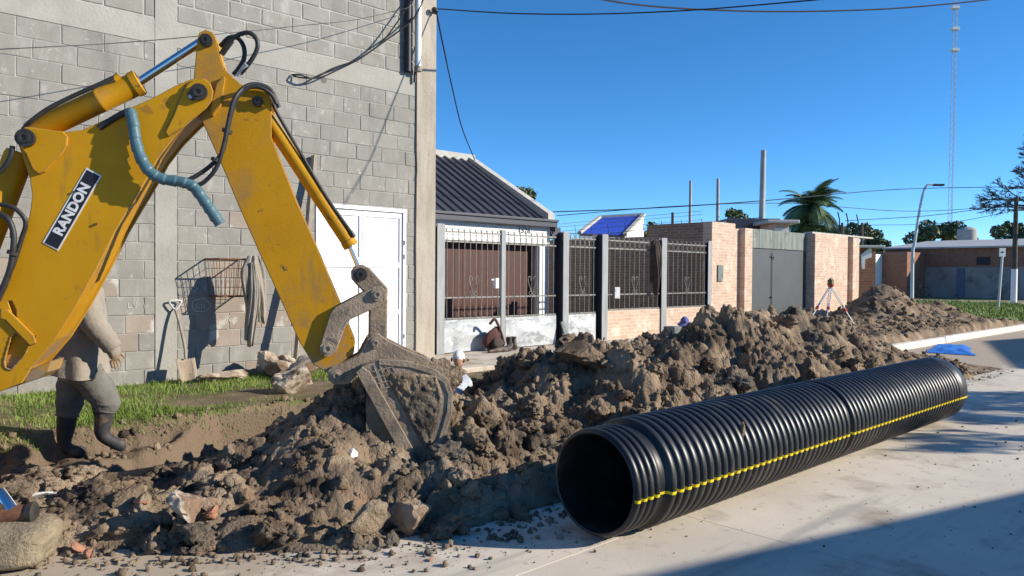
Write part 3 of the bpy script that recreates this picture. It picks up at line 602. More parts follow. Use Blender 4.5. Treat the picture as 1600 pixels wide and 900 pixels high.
wire('stay_wire', [W9(655, 8, 8.9), W9(560, 30, 8.7), W9(470, 40, 8.5), W9(395, 48, 8.4), W9(200, 66, 8.2), W9(-60, 80, 8.0)], .0045, 'thin wire stretched across in front of the block wall')
wire('drop_cable', [at(681, 15, 11.4), at(690, 60, 12), at(705, 130, 13.5), at(722, 200, 15.5), at(742, 250, 18.4)], .012, 'single cable dropping from the building corner to the house roof')
ins = MB().lathe([(0, .0), (0, .03), (.03, .045), (.05, .03), (.08, .04), (.1, .0)], at(676, 14, 11.35), (1, 0, -.2), 10); ins.build('insulator', M['black'], bb, smooth=60)
# leaning post
a, b = on_Y(463, 566, 8.75), on_Y(491, 243, 9.08)
MB().bar(a, b, .05, .09, (0, 1, 0)).build('leaning_plank', M['wood'], bevel=.004, label='long grey plank leaning on the block wall left of the white door', cat='plank')
# shovel
b0 = on_Y(297, 600, 8.78); t0 = on_Y(274, 470, 9.08); mid1 = b0.lerp(t0, .30)
sh = empty('shovel', b0, 'round shovel with muddy blade leaning on the block wall', 'shovel')
MB().tube(smoothpath([mid1, b0.lerp(t0, .45) + Vector((0.01, -.01, 0)), b0.lerp(t0, .75), t0 - Vector((0, 0, .10))], 5), .0165, 10).build('handle', M['wood'], sh, smooth=60)
gp = t0; MB().tube(smoothpath([gp - Vector((0, 0, .11)), gp + Vector((-.05, 0, -.05)), gp + Vector((-.06, 0, .0)), gp + Vector((.06, 0, .0)), gp + Vector((.05, 0, -.05)), gp - Vector((0, 0, .11))], 4), .011, 8).build('grip', M['galv'], sh, smooth=60)
ax = (mid1 - b0).normalized(); sx = Vector((1, 0, 0)); nrm = ax.cross(sx).normalized(); bl = MB(); rows = []
for i in range(9):
    t = i/8; wdt = .105*(1 - .25*(1-t)**3) if t > .1 else .085
    for j in range(7):
        s = j/3 - 1; bl.v.append(tuple(b0 + ax*(t*.30) + sx*(s*wdt) + nrm*(.035*(1-s*s) - .0)))
for i in range(8):
    for j in range(6): bl.f.append((i*7+j, i*7+j+1, (i+1)*7+j+1, (i+1)*7+j))
o = bl.build('blade', M['mud_metal'], sh, smooth=60); sd = o.modifiers.new('solid', 'SOLIDIFY'); sd.thickness = .004
# wire litter basket with a jacket on it
c0 = on_Y(392, 430, 8.72)
wb = empty('wire_basket', (c0.x, 9.0, 1.2), 'rusty wire litter basket fixed to the block wall', 'basket')
BX0, BX1, BY0, BYW = c0.x - .38, c0.x + .04, 8.72, WALL_Y - .012
fm, wm = MB(), MB()
for z, e in ((1.66, 0), (1.22, .05)):
    q = [(BX0 + e, BYW, z), (BX0 + e, BY0 + e, z), (BX1 - e, BY0 + e, z), (BX1 - e, BYW, z)]
    for i in range(4): fm.tube([q[i], q[(i+1) % 4]], .009, 6)
fm.build('rim', M['rust'], wb)
for t in np.linspace(0, 1, 8): wm.tube([(BX0 + t*(BX1-BX0), BY0, 1.66), (BX0 + .05 + t*(BX1-BX0-.1), BY0 + .05, 1.22)], .0035, 4)
for t in np.linspace(0, 1, 6):
    for xx, e in ((BX0, .05), (BX1, -.05)): wm.tube([(xx, BY0 + t*(BYW-BY0), 1.66), (xx + e, BY0 + .05 + t*(BYW-BY0-.05), 1.22)], .0035, 4)
    wm.tube([(BX0 + .05, BY0 + .05 + t*(BYW-BY0-.05), 1.22), (BX1 - .05, BY0 + .05 + t*(BYW-BY0-.05), 1.22)], .0035, 4)
for z in (1.33, 1.44, 1.55): wm.tube([(BX0 + .02, BY0 + .02, z), (BX1 - .02, BY0 + .02, z)], .0035, 4); wm.tube([(BX0 + .02, BY0 + .02, z), (BX0 + .02, BYW, z)], .0035, 4)
wm.build('wire_mesh', M['rust'], wb)
def hung_cloth(name, top, width, length, mt, label, thick=.06, seed=3, taper=.55, cat='jacket', sleeve=True, ax=Vector((1, 0, 0))):
    root = empty(name, Vector(top) - Vector((0, 0, length)), label, cat)
    def sheet(nm, top, width, length, amp, taper, sd):
        V, F = [], []; nu, nv = 28, 22; g = random.Random(sd); ph = [g.uniform(0, 6) for _ in range(6)]
        nrm = ax.cross(Vector((0, 0, 1))).normalized()
        for s in range(2):
            for i in range(nv):
                t = i/(nv-1); wd = width*(1 - taper*abs(t-.35)**1.2*1.1) * (.55 + .45*min(1, t*5))
                for j in range(nu):
                    u = j/(nu-1)*2 - 1
                    fold = amp*(math.sin(u*7 + ph[0] + t*1.5) + .6*math.sin(u*13 + ph[1] - t*2.2) + .3*math.sin(u*4 + t*6 + ph[2]))
                    body = thick*math.sqrt(max(0, 1-u*u))*(0.6+.5*math.sin(t*3)) * (1 if s else -1)
                    dz = length*t + .05*length*math.sin(u*3 + ph[3])*t + .025*math.sin(u*9+ph[5])*t
                    V.append(tuple(Vector(top) + ax*(u*wd/2 + .03*math.sin(t*4 + ph[4])) + nrm*(body + fold*(.4 + .6*t)) - Vector((0, 0, dz))))
        n = nu*nv
        for s in range(2):
            for i in range(nv-1):
                for j in range(nu-1):
                    q = (s*n+i*nu+j, s*n+i*nu+j+1, s*n+(i+1)*nu+j+1, s*n+(i+1)*nu+j); F.append(q if s else tuple(reversed(q)))
        for i in range(nv-1):
            F.append((i*nu, n+i*nu, n+(i+1)*nu, (i+1)*nu)); F.append((i*nu+nu-1, (i+1)*nu+nu-1, n+(i+1)*nu+nu-1, n+i*nu+nu-1))
        for j in range(nu-1): F.append((j, j+1, n+j+1, n+j)); F.append(((nv-1)*nu+j, n+(nv-1)*nu+j, n+(nv-1)*nu+j+1, (nv-1)*nu+j+1))
        return mk(nm, np.array(V), F, mt, root, smooth=180)
    sheet('body', top, width, length*.8, thick*.35, taper, seed)
    if sleeve: sheet('sleeve', Vector(top) + ax*(-width*.22) + Vector((0, -.05, -.08)), width*.42, length*.95, thick*.2, .3, seed+1)
    return root
hung_cloth('work_jacket', (c0.x + .02, 8.66, 1.70), .30, .98, M['khaki'], 'khaki work jacket hanging from the rusty wire basket', .075)
# chalk scrawl on the blocks
def chalk(pts): MB().tube([W9(px, py, WALL_Y - .004) for px, py in pts], .005, 4).build('chalk_mark', M['chalk'], bb)
chalk([(302, 470), (318, 466), (328, 474), (328, 482), (318, 487), (305, 486), (300, 478), (302, 470)])
for s in ([(307, 474), (307, 481), (312, 481)], [(315, 475), (315, 481), (319, 481), (319, 475)], [(200, 473), (200, 481), (205, 481)], [(208, 473), (210, 481), (213, 473)], [(224, 474), (226, 482), (231, 476)], [(354, 493), (354, 502)], [(359, 493), (356, 498), (360, 503)], [(304, 420), (310, 416), (304, 412)], [(306, 428), (309, 424)], [(302, 456), (309, 452), (302, 447)]): chalk(s)

# ================================================================== GATE, FENCE AND HOUSE
def fx(px): return on_Y(px, 430, FENCE_Y).x
fence = empty('street_fence', (fx(900), FENCE_Y, .2), 'grey steel bar fence with spikes and double gate before the house', 'fence')
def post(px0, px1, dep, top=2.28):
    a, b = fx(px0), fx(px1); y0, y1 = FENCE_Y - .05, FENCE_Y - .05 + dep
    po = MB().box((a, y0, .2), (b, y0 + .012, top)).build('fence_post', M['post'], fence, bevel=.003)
    MB().box((b - .012, y0 + .0125, .2), (b, y1 - .0125, top - .002)).box((a, y1 - .012, .2), (b, y1, top - .001)).build('post_shade_web', M['fascia'], po)  # charcoal colour and open channel stand in for shade on the post's left side
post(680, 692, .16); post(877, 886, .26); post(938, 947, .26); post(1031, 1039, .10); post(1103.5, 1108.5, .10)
MB().box((fx(782), FENCE_Y - .03, .25), (fx(788.5), FENCE_Y + .03, 2.24)).build('gate_stile', M['post'], fence, bevel=.004)
def spike(mb, x, z):
    for s in (-1, 0, 1): mb.tube([(x, FENCE_Y, z), (x + s*.05, FENCE_Y - .01*s, z + .10)], [.006, .0015], 5)
def section(px0, px1, zb, nb, top=2.17, heart=True, gate=False):
    x0, x1 = fx(px0), fx(px1)
    for z in (zb, 1.13, top - .155, top):
        if z == 1.13 and zb > 1.0: continue
        MB().box((x0, FENCE_Y - .012, z - .011), (x1, FENCE_Y + .012, z + .011)).build('fence_rail', M['bar'], fence)
    for i in range(nb):
        x = x0 + (i+.5)*(x1-x0)/nb
        MB().tube([(x, FENCE_Y - .014, zb), (x, FENCE_Y - .014, top + .012)], .0065, 6).build('fence_bar', M['bar'], fence, smooth=60)
        sp = MB(); spike(sp, x, top + .01); sp.build('spike', M['bar'], fence)
    sc = MB()
    for i in range(nb):
        x = x0 + (i+1)*(x1-x0)/nb
        if i < nb-1: sc.tube([(x + .058*math.cos(a), FENCE_Y - .014, top - .078 + .064*math.sin(a)) for a in np.linspace(0, 6.283, 13)], .0035, 5)
    sc.build('scroll_row', M['bar'], fence)
    if heart:
        xc = x0 + .5*(x1-x0); hm = MB()
        for s in (-1, 1):
            hm.tube(smoothpath([(xc, FENCE_Y - .03, 1.16), (xc + s*.05, FENCE_Y - .03, 1.27), (xc + s*.10, FENCE_Y - .03, 1.40), (xc + s*.085, FENCE_Y - .03, 1.47), (xc + s*.035, FENCE_Y - .03, 1.45), (xc + s*.04, FENCE_Y - .03, 1.40)], 4), .0065, 5)
            hm.tube([(xc + s*(.045 + .03*math.cos(a)), FENCE_Y - .03, 1.185 + .03*math.sin(a)) for a in np.linspace(0, 6.283, 10)], .005, 5)
        hm.build('heart_scroll', M['bar'], fence)
def sheet_panel(px0, px1, z0, z1):
    x0, x1 = fx(px0), fx(px1); xm, zm, y = (x0+x1)/2, (z0+z1)/2, FENCE_Y - .022
    v = [(x0, y, z0), (x1, y, z0), (x1, y, z1), (x0, y, z1)]; e = .06
    inn = [(x0+e, y, z0+e), (x1-e, y, z0+e), (x1-e, y, z1-e), (x0+e, y, z1-e)]; b = MB()
    b.add(v + inn + [(x0+(x1-x0)*.38, y - .035, zm), (x1-(x1-x0)*.38, y - .035, zm)], [(0,1,5,4), (1,2,6,5), (2,3,7,6), (3,0,4,7), (4,5,9,8), (5,6,9), (6,7,8,9), (7,4,8)])
    b.box((x0, y + .001, z0), (x1, y + .02, z1)).build('sheet_panel', M['galv'], fence)
section(692.5, 781.5, .80, 10); section(789, 868, .80, 9); section(886.5, 930, .80, 6, heart=True)
sheet_panel(692.8, 781, .27, .78); sheet_panel(789.3, 868, .27, .78); sheet_panel(886.5, 930, .27, .78)
section(947.5, 1030, .84, 11); section(1039.5, 1103, .84, 9)
lk = MB().box((fx(771), FENCE_Y - .06, 1.27), (fx(776), FENCE_Y + .02, 1.44)); lk.build('lock_box', M['plastic_white'], fence, bevel=.008)
MB().tube([(fx(764), FENCE_Y - .05, 1.41), (fx(768), FENCE_Y - .05, 1.41)], .018, 8).build('gate_handle', M['galv'], fence, smooth=50)
MB().box((fx(958), FENCE_Y - .05, 1.05), (fx(966), FENCE_Y - .015, 1.27)).build('letter_plate', M['galv'], fence, bevel=.006)
MB().box((fx(947.3), FENCE_Y - .02, .1), (fx(1108), FENCE_Y + .14, .82)).build('low_brick_wall', M['brick_pale'], bevel=.01, label='low pale brick wall under the fence bars', cat='wall')
hung_cloth('dark_jacket', (fx(1020), FENCE_Y - .06, 2.22), .34, 1.02, M['darkcloth'], 'dark brown jacket hung over the fence bars', .07, 9, sleeve=True)

# lot walls and the grey gate beyond the fence
def wallbox(name, x0, x1, y0, y1, z1, mt, label, cat='wall', bev=.012):
    return MB().box((x0, y0, .05), (x1, y1, z1)).build(name, M[mt], bevel=bev, label=label, cat=cat)
X4 = fx(1108.8)
lw = empty('lot_wall', (X4 + .1, 12, .1), 'brown brick side wall running back behind the fence', 'wall')
MB().box((X4 + .10, FENCE_Y + .2, .05), (X4 + .34, 11.2, 2.72)).build('high_part', M['brick_dark'], lw)
MB().box((X4 + .10, 11.2, .05), (X4 + .34, 19, 2.44)).build('low_part', M['brick_dark'], lw)
wt = MB()
for y in np.arange(9.7, 18, .55): wt.tube([(X4 + .2, y, 2.44), (X4 + .12, y, 2.80)], .008, 4)
for z in (2.58, 2.7, 2.78): wt.tube([(X4 + .16, 9.7, z + .2), (X4 + .16, 18, z)], .004, 4)
wt.build('wire_topping', M['rust'], lw)
P = lambda px: fx(px)
bw_ = empty('brick_front_wall', (P(1130), FENCE_Y, .1), 'pale brick wall with projecting piers left of the grey gate', 'wall')
MB().box((P(1109.2), FENCE_Y - .04, .05), (P(1146), FENCE_Y + .195, 2.72)).build('pier', M['brick_pale'], bw_, bevel=.012)
MB().box((P(1146) + .003, FENCE_Y + .10, .05), (P(1161), FENCE_Y + .19, 2.62)).build('recess', M['brick_pale'], bw_)
MB().box((P(1161) + .003, FENCE_Y - .04, .05), (P(1173), FENCE_Y + .19, 2.64)).build('pier', M['brick_pale'], bw_, bevel=.012)
MB().box((P(1118), FENCE_Y - .07, 1.38), (P(1126), FENCE_Y - .042, 1.75)).build('meter_box', M['gate_board'], bw_, bevel=.006)
gt = empty('sheet_gate', (P(1215), FENCE_Y + .2, .1), 'tall grey steel double gate between the brick piers', 'gate')
gy = FENCE_Y + .16
xm = P(1214)
MB().box((P(1173) + .003, gy, .12), (xm - .006, gy + .04, 2.18)).build('gate_leaf', M['gate_grey'], gt)
MB().box((xm + .006, gy, .12), (P(1268), gy + .04, 2.18)).build('gate_leaf', M['gate_grey'], gt)
MB().box((P(1173) + .003, gy - .006, 2.20), (P(1195), gy + .04, 2.66)).build('upper_board', M['gate_board'], gt)
MB().box((P(1195) + .004, gy - .010, 2.20), (xm, gy + .04, 2.67)).build('upper_board', M['gate_board'], gt)
MB().box((xm + .004, gy - .004, 2.20), (P(1268), gy + .04, 2.66)).build('upper_board', M['gate_board'], gt)
MB().tube([(xm + .01, gy - .02, .5), (xm + .01, gy - .02, 2.1)], .008, 6).tube([(xm - .06, gy - .03, 2.0), (xm + .05, gy - .03, 2.0), (xm + .05, gy - .03, 1.93)], .012, 6).tube([(xm - .04, gy - .03, .98), (xm + .04, gy - .03, .98)], .02, 6).build('bolt', M['dark_steel'], gt)
bw2 = empty('brick_end_wall', (P(1295), FENCE_Y, .1), 'pale brick wall with end pier right of the grey gate', 'wall')
MB().box((P(1268.5), FENCE_Y - .08, .05), (P(1320), FENCE_Y + .3, 2.66)).build('wall_panel', M['brick_pale'], bw2, bevel=.012)
MB().box((P(1320) + .003, FENCE_Y + .06, .05), (P(1328), FENCE_Y + .3, 2.6)).build('recess', M['brick_pale'], bw2)
MB().box((P(1328) + .003, FENCE_Y - .08, .05), (P(1338), FENCE_Y + .3, 2.64)).build('end_pier', M['brick_pale'], bw2, bevel=.012)
MB().box((P(1338) - .26, FENCE_Y + .305, .05), (P(1338) - .02, 22, 2.5)).build('return_wall', M['brick_dark'], bw2)
MB().box((P(1268.5), FENCE_Y + .0, 2.665), (P(1338) + 1.2, FENCE_Y + .25, 2.71)).build('coping', M['parapet'], bw2)
for px in (1316, 1329, 1345):
    x = P(px); MB().tube([(x, FENCE_Y + .1, 2.7), (x, FENCE_Y + .1, 3.15), (x - .12, FENCE_Y + .1, 3.35)], .018, 5).build('wire_bracket', M['dark_steel'], bw2)

# house with the dark sheet roof
HY, HX1, EZ = 11.5, on_Y(864, 340, 11.5).x, on_Y(800, 341, 11.5).z
RY, RZ = 14.1, 4.22
hs = empty('house', (9.6, 12.5, .2), 'white-beamed house with charcoal sheet roof and oxblood wall', 'house')
MB().box((7.1, HY + .32, .1), (HX1 - .3, HY + .5, EZ - .2)).build('front_wall', M['redwall'], hs)
for i in range(24):
    x = 7.15 + i*.21
    if x < HX1 - .4: MB().box((x, HY + .305, .3), (x + .203, HY + .3195, EZ - .22)).build('board', M['redwall'], hs)
MB().box((7.1, HY - .1, .0), (HX1 - .02, HY + .30, .3)).build('porch_floor', M['sidewalk'], hs)
MB().box((7.1, HY + .02, EZ - .50), (HX1 - .06, HY + .24, EZ - .14)).build('front_beam', M['white_paint'], hs)
MB().box((HX1 - .30, HY + .10, .05), (HX1 - .061, HY + .24, EZ - .502)).build('porch_column', M['white_paint'], hs)
MB().box((HX1 - .28, HY + .25, .05), (HX1 - .04, 19.2, EZ - .15)).build('side_wall', M['parapet'], hs)
wv = MB().box((7.55, HY + .25, 1.2), (8.1, HY + .304, 2.2)).build('window_frame', M['white_paint'], hs)
MB().box((7.6, HY + .245, 1.28), (7.95, HY + .249, 2.15)).build('window_pane', M['glass'], wv)
rf = empty('roof', (9.6, HY, EZ)); rf.parent = hs; rf.location = WO[rf.name] - WO[hs.name]
dy, dz = RY - HY, RZ - EZ; sl_ = math.hypot(dy, dz)
MB().prism([(7.09, HY - .02, EZ), (7.09, RY, RZ), (7.09, RY, RZ - .06), (7.09, HY - .02, EZ - .06)], (HX1 - 7.09 - .2, 0, 0)).build('roof_sheet', M['roof_dark'], rf)
for i in range(22):
    x = 7.2 + i*.25
    if x < HX1 - .3: MB().prism([(x, HY - .02, EZ + .002), (x + .05, HY - .02, EZ + .002), (x + .042, HY - .02, EZ + .042), (x + .008, HY - .02, EZ + .042)], (0, dy, dz)).build('roof_rib', M['roof_dark'], rf)
MB().box((7.09, RY + .0, RZ - .3), (HX1, RY + .2, RZ + .16)).build('ridge_parapet', M['parapet'], rf)
MB().prism([(HX1 - .2, HY - .05, EZ - .1), (HX1 - .2, HY - .05, EZ + .16), (HX1 - .2, RY + .2, RZ + .20), (HX1 - .2, RY + .2, EZ - .1)], (.2, 0, 0)).build('gable_parapet', M['parapet'], rf)
MB().box((7.09, HY - .14, EZ - .14), (HX1 - .0, HY + .015, EZ + .0)).box((7.09, HY - .17, EZ - .03), (HX1 + .02, HY - .13, EZ + .025)).build('gutter', M['fascia'], hs, bevel=.01)
MB().box((HX1 - .05, HY - .12, EZ - .38), (HX1 + .12, HY + .05, EZ - .142)).tube([(HX1 + .03, HY - .03, EZ - .3), (HX1 + .03, HY - .03, .3)], .05, 10).build('downpipe', M['fascia'], hs)
def text(body, name, mt, origin, ex, ey, size, parent, depth=.004, bold=0.0, spacing=1.0):
    cu = bpy.data.curves.new(name, 'FONT'); cu.body = body; cu.size = size; cu.align_x = 'CENTER'; cu.align_y = 'CENTER'; cu.extrude = depth/2; cu.offset = bold; cu.space_character = spacing
    t = bpy.data.objects.new(name, cu); COL.objects.link(t); bpy.context.view_layer.update()
    me = bpy.data.meshes.new_from_object(t.evaluated_get(bpy.context.evaluated_depsgraph_get())); bpy.data.objects.remove(t)
    ex, ey = Vector(ex).normalized(), Vector(ey).normalized(); ez = ex.cross(ey)
    V = np.array([tuple(Vector(origin) + ex*v.co.x + ey*v.co.y + ez*v.co.z) for v in me.vertices]); F = [tuple(p.vertices) for p in me.polygons]
    return mk(name, V, F, M[mt], parent)
text('1526', 'house_number', 'dark_steel', on_Y(819, 360.5, HY + .016), (1, 0, 0), (0, 0, 1), .17, hs, .01, 0, 1.1)

# things by the gate
bx, by = on_Y(768, 545, 9.22).x, 9.22
bp = empty('backpack', (bx, by, .262), 'maroon and black backpack slumped against the grey gate', 'backpack')
def blob(name, c, size, mt, parent=None, seed=5, a1=.16, sub=3, smooth=180, **kw):
    V, F = ico(sub, seed, 3, a1, .07); V = V/np.abs(V).max(0)*np.array(size)/2 + np.array(c); return mk(name, V, F, mt, parent, smooth=smooth, **kw)
blob('body', (bx, by, .48), (.34, .22, .46), M['maroon'], bp, 71); blob('front_pocket', (bx + .05, by - .10, .37), (.26, .12, .24), M['darkcloth'], bp, 72)
MB().tube(smoothpath([(bx - .10, by - .06, .70), (bx - .03, by - .10, .78), (bx + .05, by - .09, .70), (bx + .12, by - .1, .55), (bx + .19, by - .1, .36)], 5), .022, 8).build('strap', M['maroon'], bp, smooth=60)
for i, (sx_, lb) in enumerate(((bx + .02, 'long black work boot lying before the backpack'), (bx + .34, 'dark boot standing upright right of the backpack'), (bx + .44, 'second dark boot standing upright right of the backpack'))):
    if i == 0: pts = [(sx_ - .3, by - .24, .29), (sx_ - .1, by - .25, .30), (sx_ + .12, by - .24, .31), (sx_ + .2, by - .22, .38)]; rr = [.02, .04, .06, .05]
    else: pts = [(sx_ - .02, by - .12, .295), (sx_ + .03, by - .05, .31), (sx_ + .03, by - .02, .40), (sx_ + .03, by - .02, .47)]; rr = [.035, .05, .052, .055]
    MB().tube(smoothpath(pts, 4), [np.interp(k/12, [0, .33, .66, 1], rr) for k in range(13)], 12).build('work_boot', M['boot'], smooth=60, label=lb, cat='boot')
p = on_z(790, 585, .26); MB().lathe([(0, .0), (0, .05), (.015, .06), (.05, .06), (.065, .05), (.065, 0)], (p.x, p.y, .30), (-.6, -.75, .1), 16).tube([(p.x, p.y, .30), (p.x - .25, p.y + .15, .26)], .02, 8).build('pipe_plug', M['rubber'], smooth=40, label='small black rubber plug with handle lying on the sidewalk', cat='tool')
a, b = on_Y(890, 545, 9.15), on_Y(879, 503, 9.33); MB().bar(a, b, .10, .03, (0, 1, 0)).build('short_board', M['gate_board'], label='short weathered board leaning on the dark fence post', cat='board')

# ================================================================== CORRUGATED PIPE
PX0, PX1, PYC = 3.31, 8.85, 2.80
RO, RV, RI, RS_ = .328, .299, .274, .306
pp = empty('drain_pipe_section', (6.4, PYC, 0), 'long black corrugated plastic drain pipe with yellow stripe on the street', 'pipe')
PITCHR = .0775
prof = [(0.10, RI), (0.0, RI + .004), (-.004, RI + .012), (0.0, RS_ - .012)]
def rib(t0, p, ro, rv):
    return [(t0 + .05*p, rv), (t0 + .12*p, rv + .12*(ro-rv)), (t0 + .19*p, rv + .75*(ro-rv)), (t0 + .29*p, ro - .0025), (t0 + .5*p, ro), (t0 + .71*p, ro - .0025), (t0 + .81*p, rv + .75*(ro-rv)), (t0 + .88*p, rv + .12*(ro-rv)), (t0 + .95*p, rv)]
t = 0.0; outer = []
L = PX1 - PX0
for i in range(4): outer += rib(t, .058, RS_, RS_ - .026); t += .058
outer += [(t + .02, RV - .01), (t + .05, RV - .008)]; t += .055
nr = int((L/2 - .06 - t)/PITCHR)
for i in range(nr): outer += rib(t, PITCHR, RO, RV); t += PITCHR
outer += [(t + .005, RV), (t + .04, RV)]; t += .045
nr = int((L - .16 - t)/PITCHR)
for i in range(nr): outer += rib(t, PITCHR, RO, RV); t += PITCHR
outer += [(t, RO - .01), (t + .02, RO), (L - .01, RO), (L, RO - .008), (L, RI + .004), (L - .02, RI), (0.1, RI)]
body = prof + outer
pc = Vector((PX0, PYC, RO))
MB().lathe(body, pc, (1, 0, 0), 96, (0, 0, 1)).build('pipe_wall', M['pe_black'], pp, smooth=50)
sv = MB(); a0 = math.radians(-9)     # stripe on the street side, a little below the middle
for k, (t, r) in enumerate(outer[:-4]):
    for da in (-.028, -.01, .01, .028):
        a = a0 + da; sv.v.append((PX0 + t, PYC - math.cos(a)*(r + .0015), RO + math.sin(a)*(r + .0015)))
n4 = len(outer[:-4])
for k in range(n4 - 1):
    for j in range(3): sv.f.append((k*4+j, k*4+j+1, (k+1)*4+j+1, (k+1)*4+j))
sv.build('stripe', M['pe_yellow'], pp, smooth=50)
a = math.radians(35); blob('mud_splash', (PX0 + 1.15, PYC - math.cos(a)*RO, RO + math.sin(a)*RO), (.05, .035, .11), M['cut'], pp, 75, .3, 2)

# ================================================================== BACKHOE ARM
ALPHA = math.radians(12)
an = (-f0*math.cos(ALPHA) + r0*math.sin(ALPHA)); au = (r0*math.cos(ALPHA) + f0*math.sin(ALPHA)); P0 = at(400, 430, 5.4)
def AP(px, py, off=0.0):
    d = ray(px, py); q = P0 + an*off; return CAM + d*((q - CAM).dot(an)/d.dot(an))
bh = empty('backhoe_digger', Vector((AP(-260, 430).x, AP(-260, 430).y, 0)), 'yellow backhoe digger arm with muddy bucket in the soil heap', 'digger')
def plate(name, pts, n0, n1, mt, parent=bh, holes=(), bevel=.006, label=None):
    near = [AP(x, y, n0) for x, y in pts]
    if not holes: return MB().prism(near, an*(n1-n0)).build(name, M[mt], parent, bevel=bevel, label=label)
    bm = bmesh.new(); es = []
    for lp in [pts] + list(holes):
        vs = [bm.verts.new(AP(x, y, n0)) for x, y in lp]; es += [bm.edges.new((vs[i], vs[(i+1) % len(vs)])) for i in range(len(vs))]
    bmesh.ops.triangle_fill(bm, edges=es, use_beauty=True, use_dissolve=False)
    ret = bmesh.ops.extrude_face_region(bm, geom=bm.faces[:]); bmesh.ops.translate(bm, vec=an*(n1-n0), verts=[e for e in ret['geom'] if isinstance(e, bmesh.types.BMVert)])
    bmesh.ops.recalc_face_normals(bm, faces=bm.faces[:]); bm.verts.index_update()
    V = np.array([v.co[:] for v in bm.verts]); F = [tuple(v.index for v in f.verts) for f in bm.faces]; bm.free()
    return mk(name, V, F, M[mt], parent, bevel=bevel)
def pin(px, py, r, n0, n1, mt='dark_steel', parent=bh, name='pivot_pin', n=24):
    a, b = AP(px, py, n0), AP(px, py, n0) + an*(n1-n0); m_ = MB().cyl(b, a, r, n); e = (a - b).normalized()
    m_.lathe([(-.001, r*.62), (.012, r*.6), (.013, r*.32), (.004, r*.3), (.004, 0)], a, e, n)
    return m_.build(name, M[mt], parent, smooth=40)
def inset(pts, d):
    c = Vector((sum(p[0] for p in pts)/len(pts), sum(p[1] for p in pts)/len(pts))); out = []
    n = len(pts)
    for i in range(n):
        a, b, c_ = Vector(pts[i-1]), Vector(pts[i]), Vector(pts[(i+1) % n]); e1, e2 = (b-a).normalized(), (c_-b).normalized()
        nn = Vector((-(e1.y+e2.y), e1.x+e2.x)); nn.normalize(); out.append(tuple(b + nn*d))
    return out
# boom (curved, box section): side plates over a slightly smaller core
BOOM = [(318, 122), (328, 129), (333, 142), (331, 156), (322, 170), (300, 186), (272, 214), (247, 246), (228, 280), (205, 318), (180, 360), (150, 420), (118, 478), (84, 532), (48, 574), (33, 599), (0, 612), (-60, 632), (-200, 640), (-300, 600), (-300, 500), (-180, 480), (-60, 478), (0, 470), (14, 440), (24, 405), (36, 370), (46, 335), (50, 305), (46, 278), (33, 238), (25, 218), (28, 205), (40, 198), (60, 200), (100, 206), (128, 203), (165, 186), (200, 170), (240, 152), (275, 133), (300, 123)]
HOLE1 = [(17, 526), (27, 520), (43, 526), (47, 536), (38, 556), (17, 578), (8, 575), (6, 564)]
HOLE2 = [(12, 471), (18, 470), (25, 484), (25, 499), (19, 492)]
HW = .17
plate('boom_side', BOOM, HW, HW - .03, 'yellow', holes=[HOLE1, HOLE2], bevel=.005)
bm_far = [(x, y) for x, y in BOOM]
near = [AP(x, y, HW) for x, y in BOOM]
MB().prism([p - an*(2*HW - .03) for p in near], -an*.03).build('boom_side', M['yellow'], bh, bevel=.005)
core_pts = [AP(x, y, HW) - an*.0305 for x, y in inset(BOOM, 3.0)]
MB().prism(core_pts, -an*(2*HW - .061)).build('boom_core', M['yellow_worn'], bh)
plate('cylinder_bracket', [(25, 217), (28, 205), (40, 198), (60, 201), (98, 205), (105, 213), (104, 228), (96, 240), (70, 268), (60, 272), (50, 264), (40, 240), (31, 230)], HW + .022, HW, 'yellow', bevel=.006)
plate('tip_reinforcement', [(302, 124), (318, 122), (328, 129), (333, 142), (331, 156), (322, 170), (300, 187), (285, 200), (262, 213), (258, 206), (272, 178), (282, 150), (292, 132)], HW + .02, HW, 'yellow', bevel=.006)
plate('boom_rib', [(0, 484), (12, 484), (52, 524), (56, 536), (46, 540), (8, 500), (0, 498)], HW + .02, HW + .0005, 'yellow', bevel=.005)
plate('boom_foot_flange', [(40, 582), (72, 566), (80, 564), (74, 582), (60, 592), (36, 600)], HW - .05, -HW + .05, 'yellow_worn')
def weld(pts, off, r=.0065):
    P_ = [AP(x, y, off) for x, y in pts]; out = []
    for i in range(len(P_)-1):
        k_ = max(2, int((P_[i+1]-P_[i]).length/.012)); out += [P_[i].lerp(P_[i+1], j/k_) for j in range(k_)]
    out.append(P_[-1]); MB().tube(out, [r*(1 + .25*math.sin(j*2.1)) for j in range(len(out))], 6).build('weld_bead', M['yellow_worn'], bh, smooth=180)
weld([(105, 213), (104, 228), (96, 240), (70, 268), (60, 272), (50, 264), (40, 240)], HW + .004); weld([(292, 132), (282, 150), (272, 178), (258, 206), (262, 213), (285, 200)], HW + .004)
weld([(0, 484), (12, 484), (52, 524), (56, 536), (46, 540), (8, 500)], HW + .004, .005); weld([(17, 526), (27, 520), (43, 526), (47, 536), (38, 556), (17, 578), (8, 575), (6, 564), (17, 526)], HW + .001, .006)
for bx_, by_ in ((274, 191), (279, 186), (116, 300), (150, 350)): MB().cyl(AP(bx_, by_, HW), AP(bx_, by_, HW + .012), .009, 6).build('bolt', M['dark_steel'], bh)
for sx_, sy_, so_ in ((355, 205, .22), (338, 250, .235), (20, 395, .24)): c_ = AP(sx_, sy_, so_); MB().lathe([(-.012, .03), (-.012, .034), (.012, .034), (.012, .03)], c_, (AP(sx_ + 4, sy_ - 12, so_) - c_), 12).build('hose_clamp', M['dark_steel'], bh)
pin(310, 143, .055, HW + .05, -HW - .03); pin(38, 215, .058, HW + .055, -HW - .03)
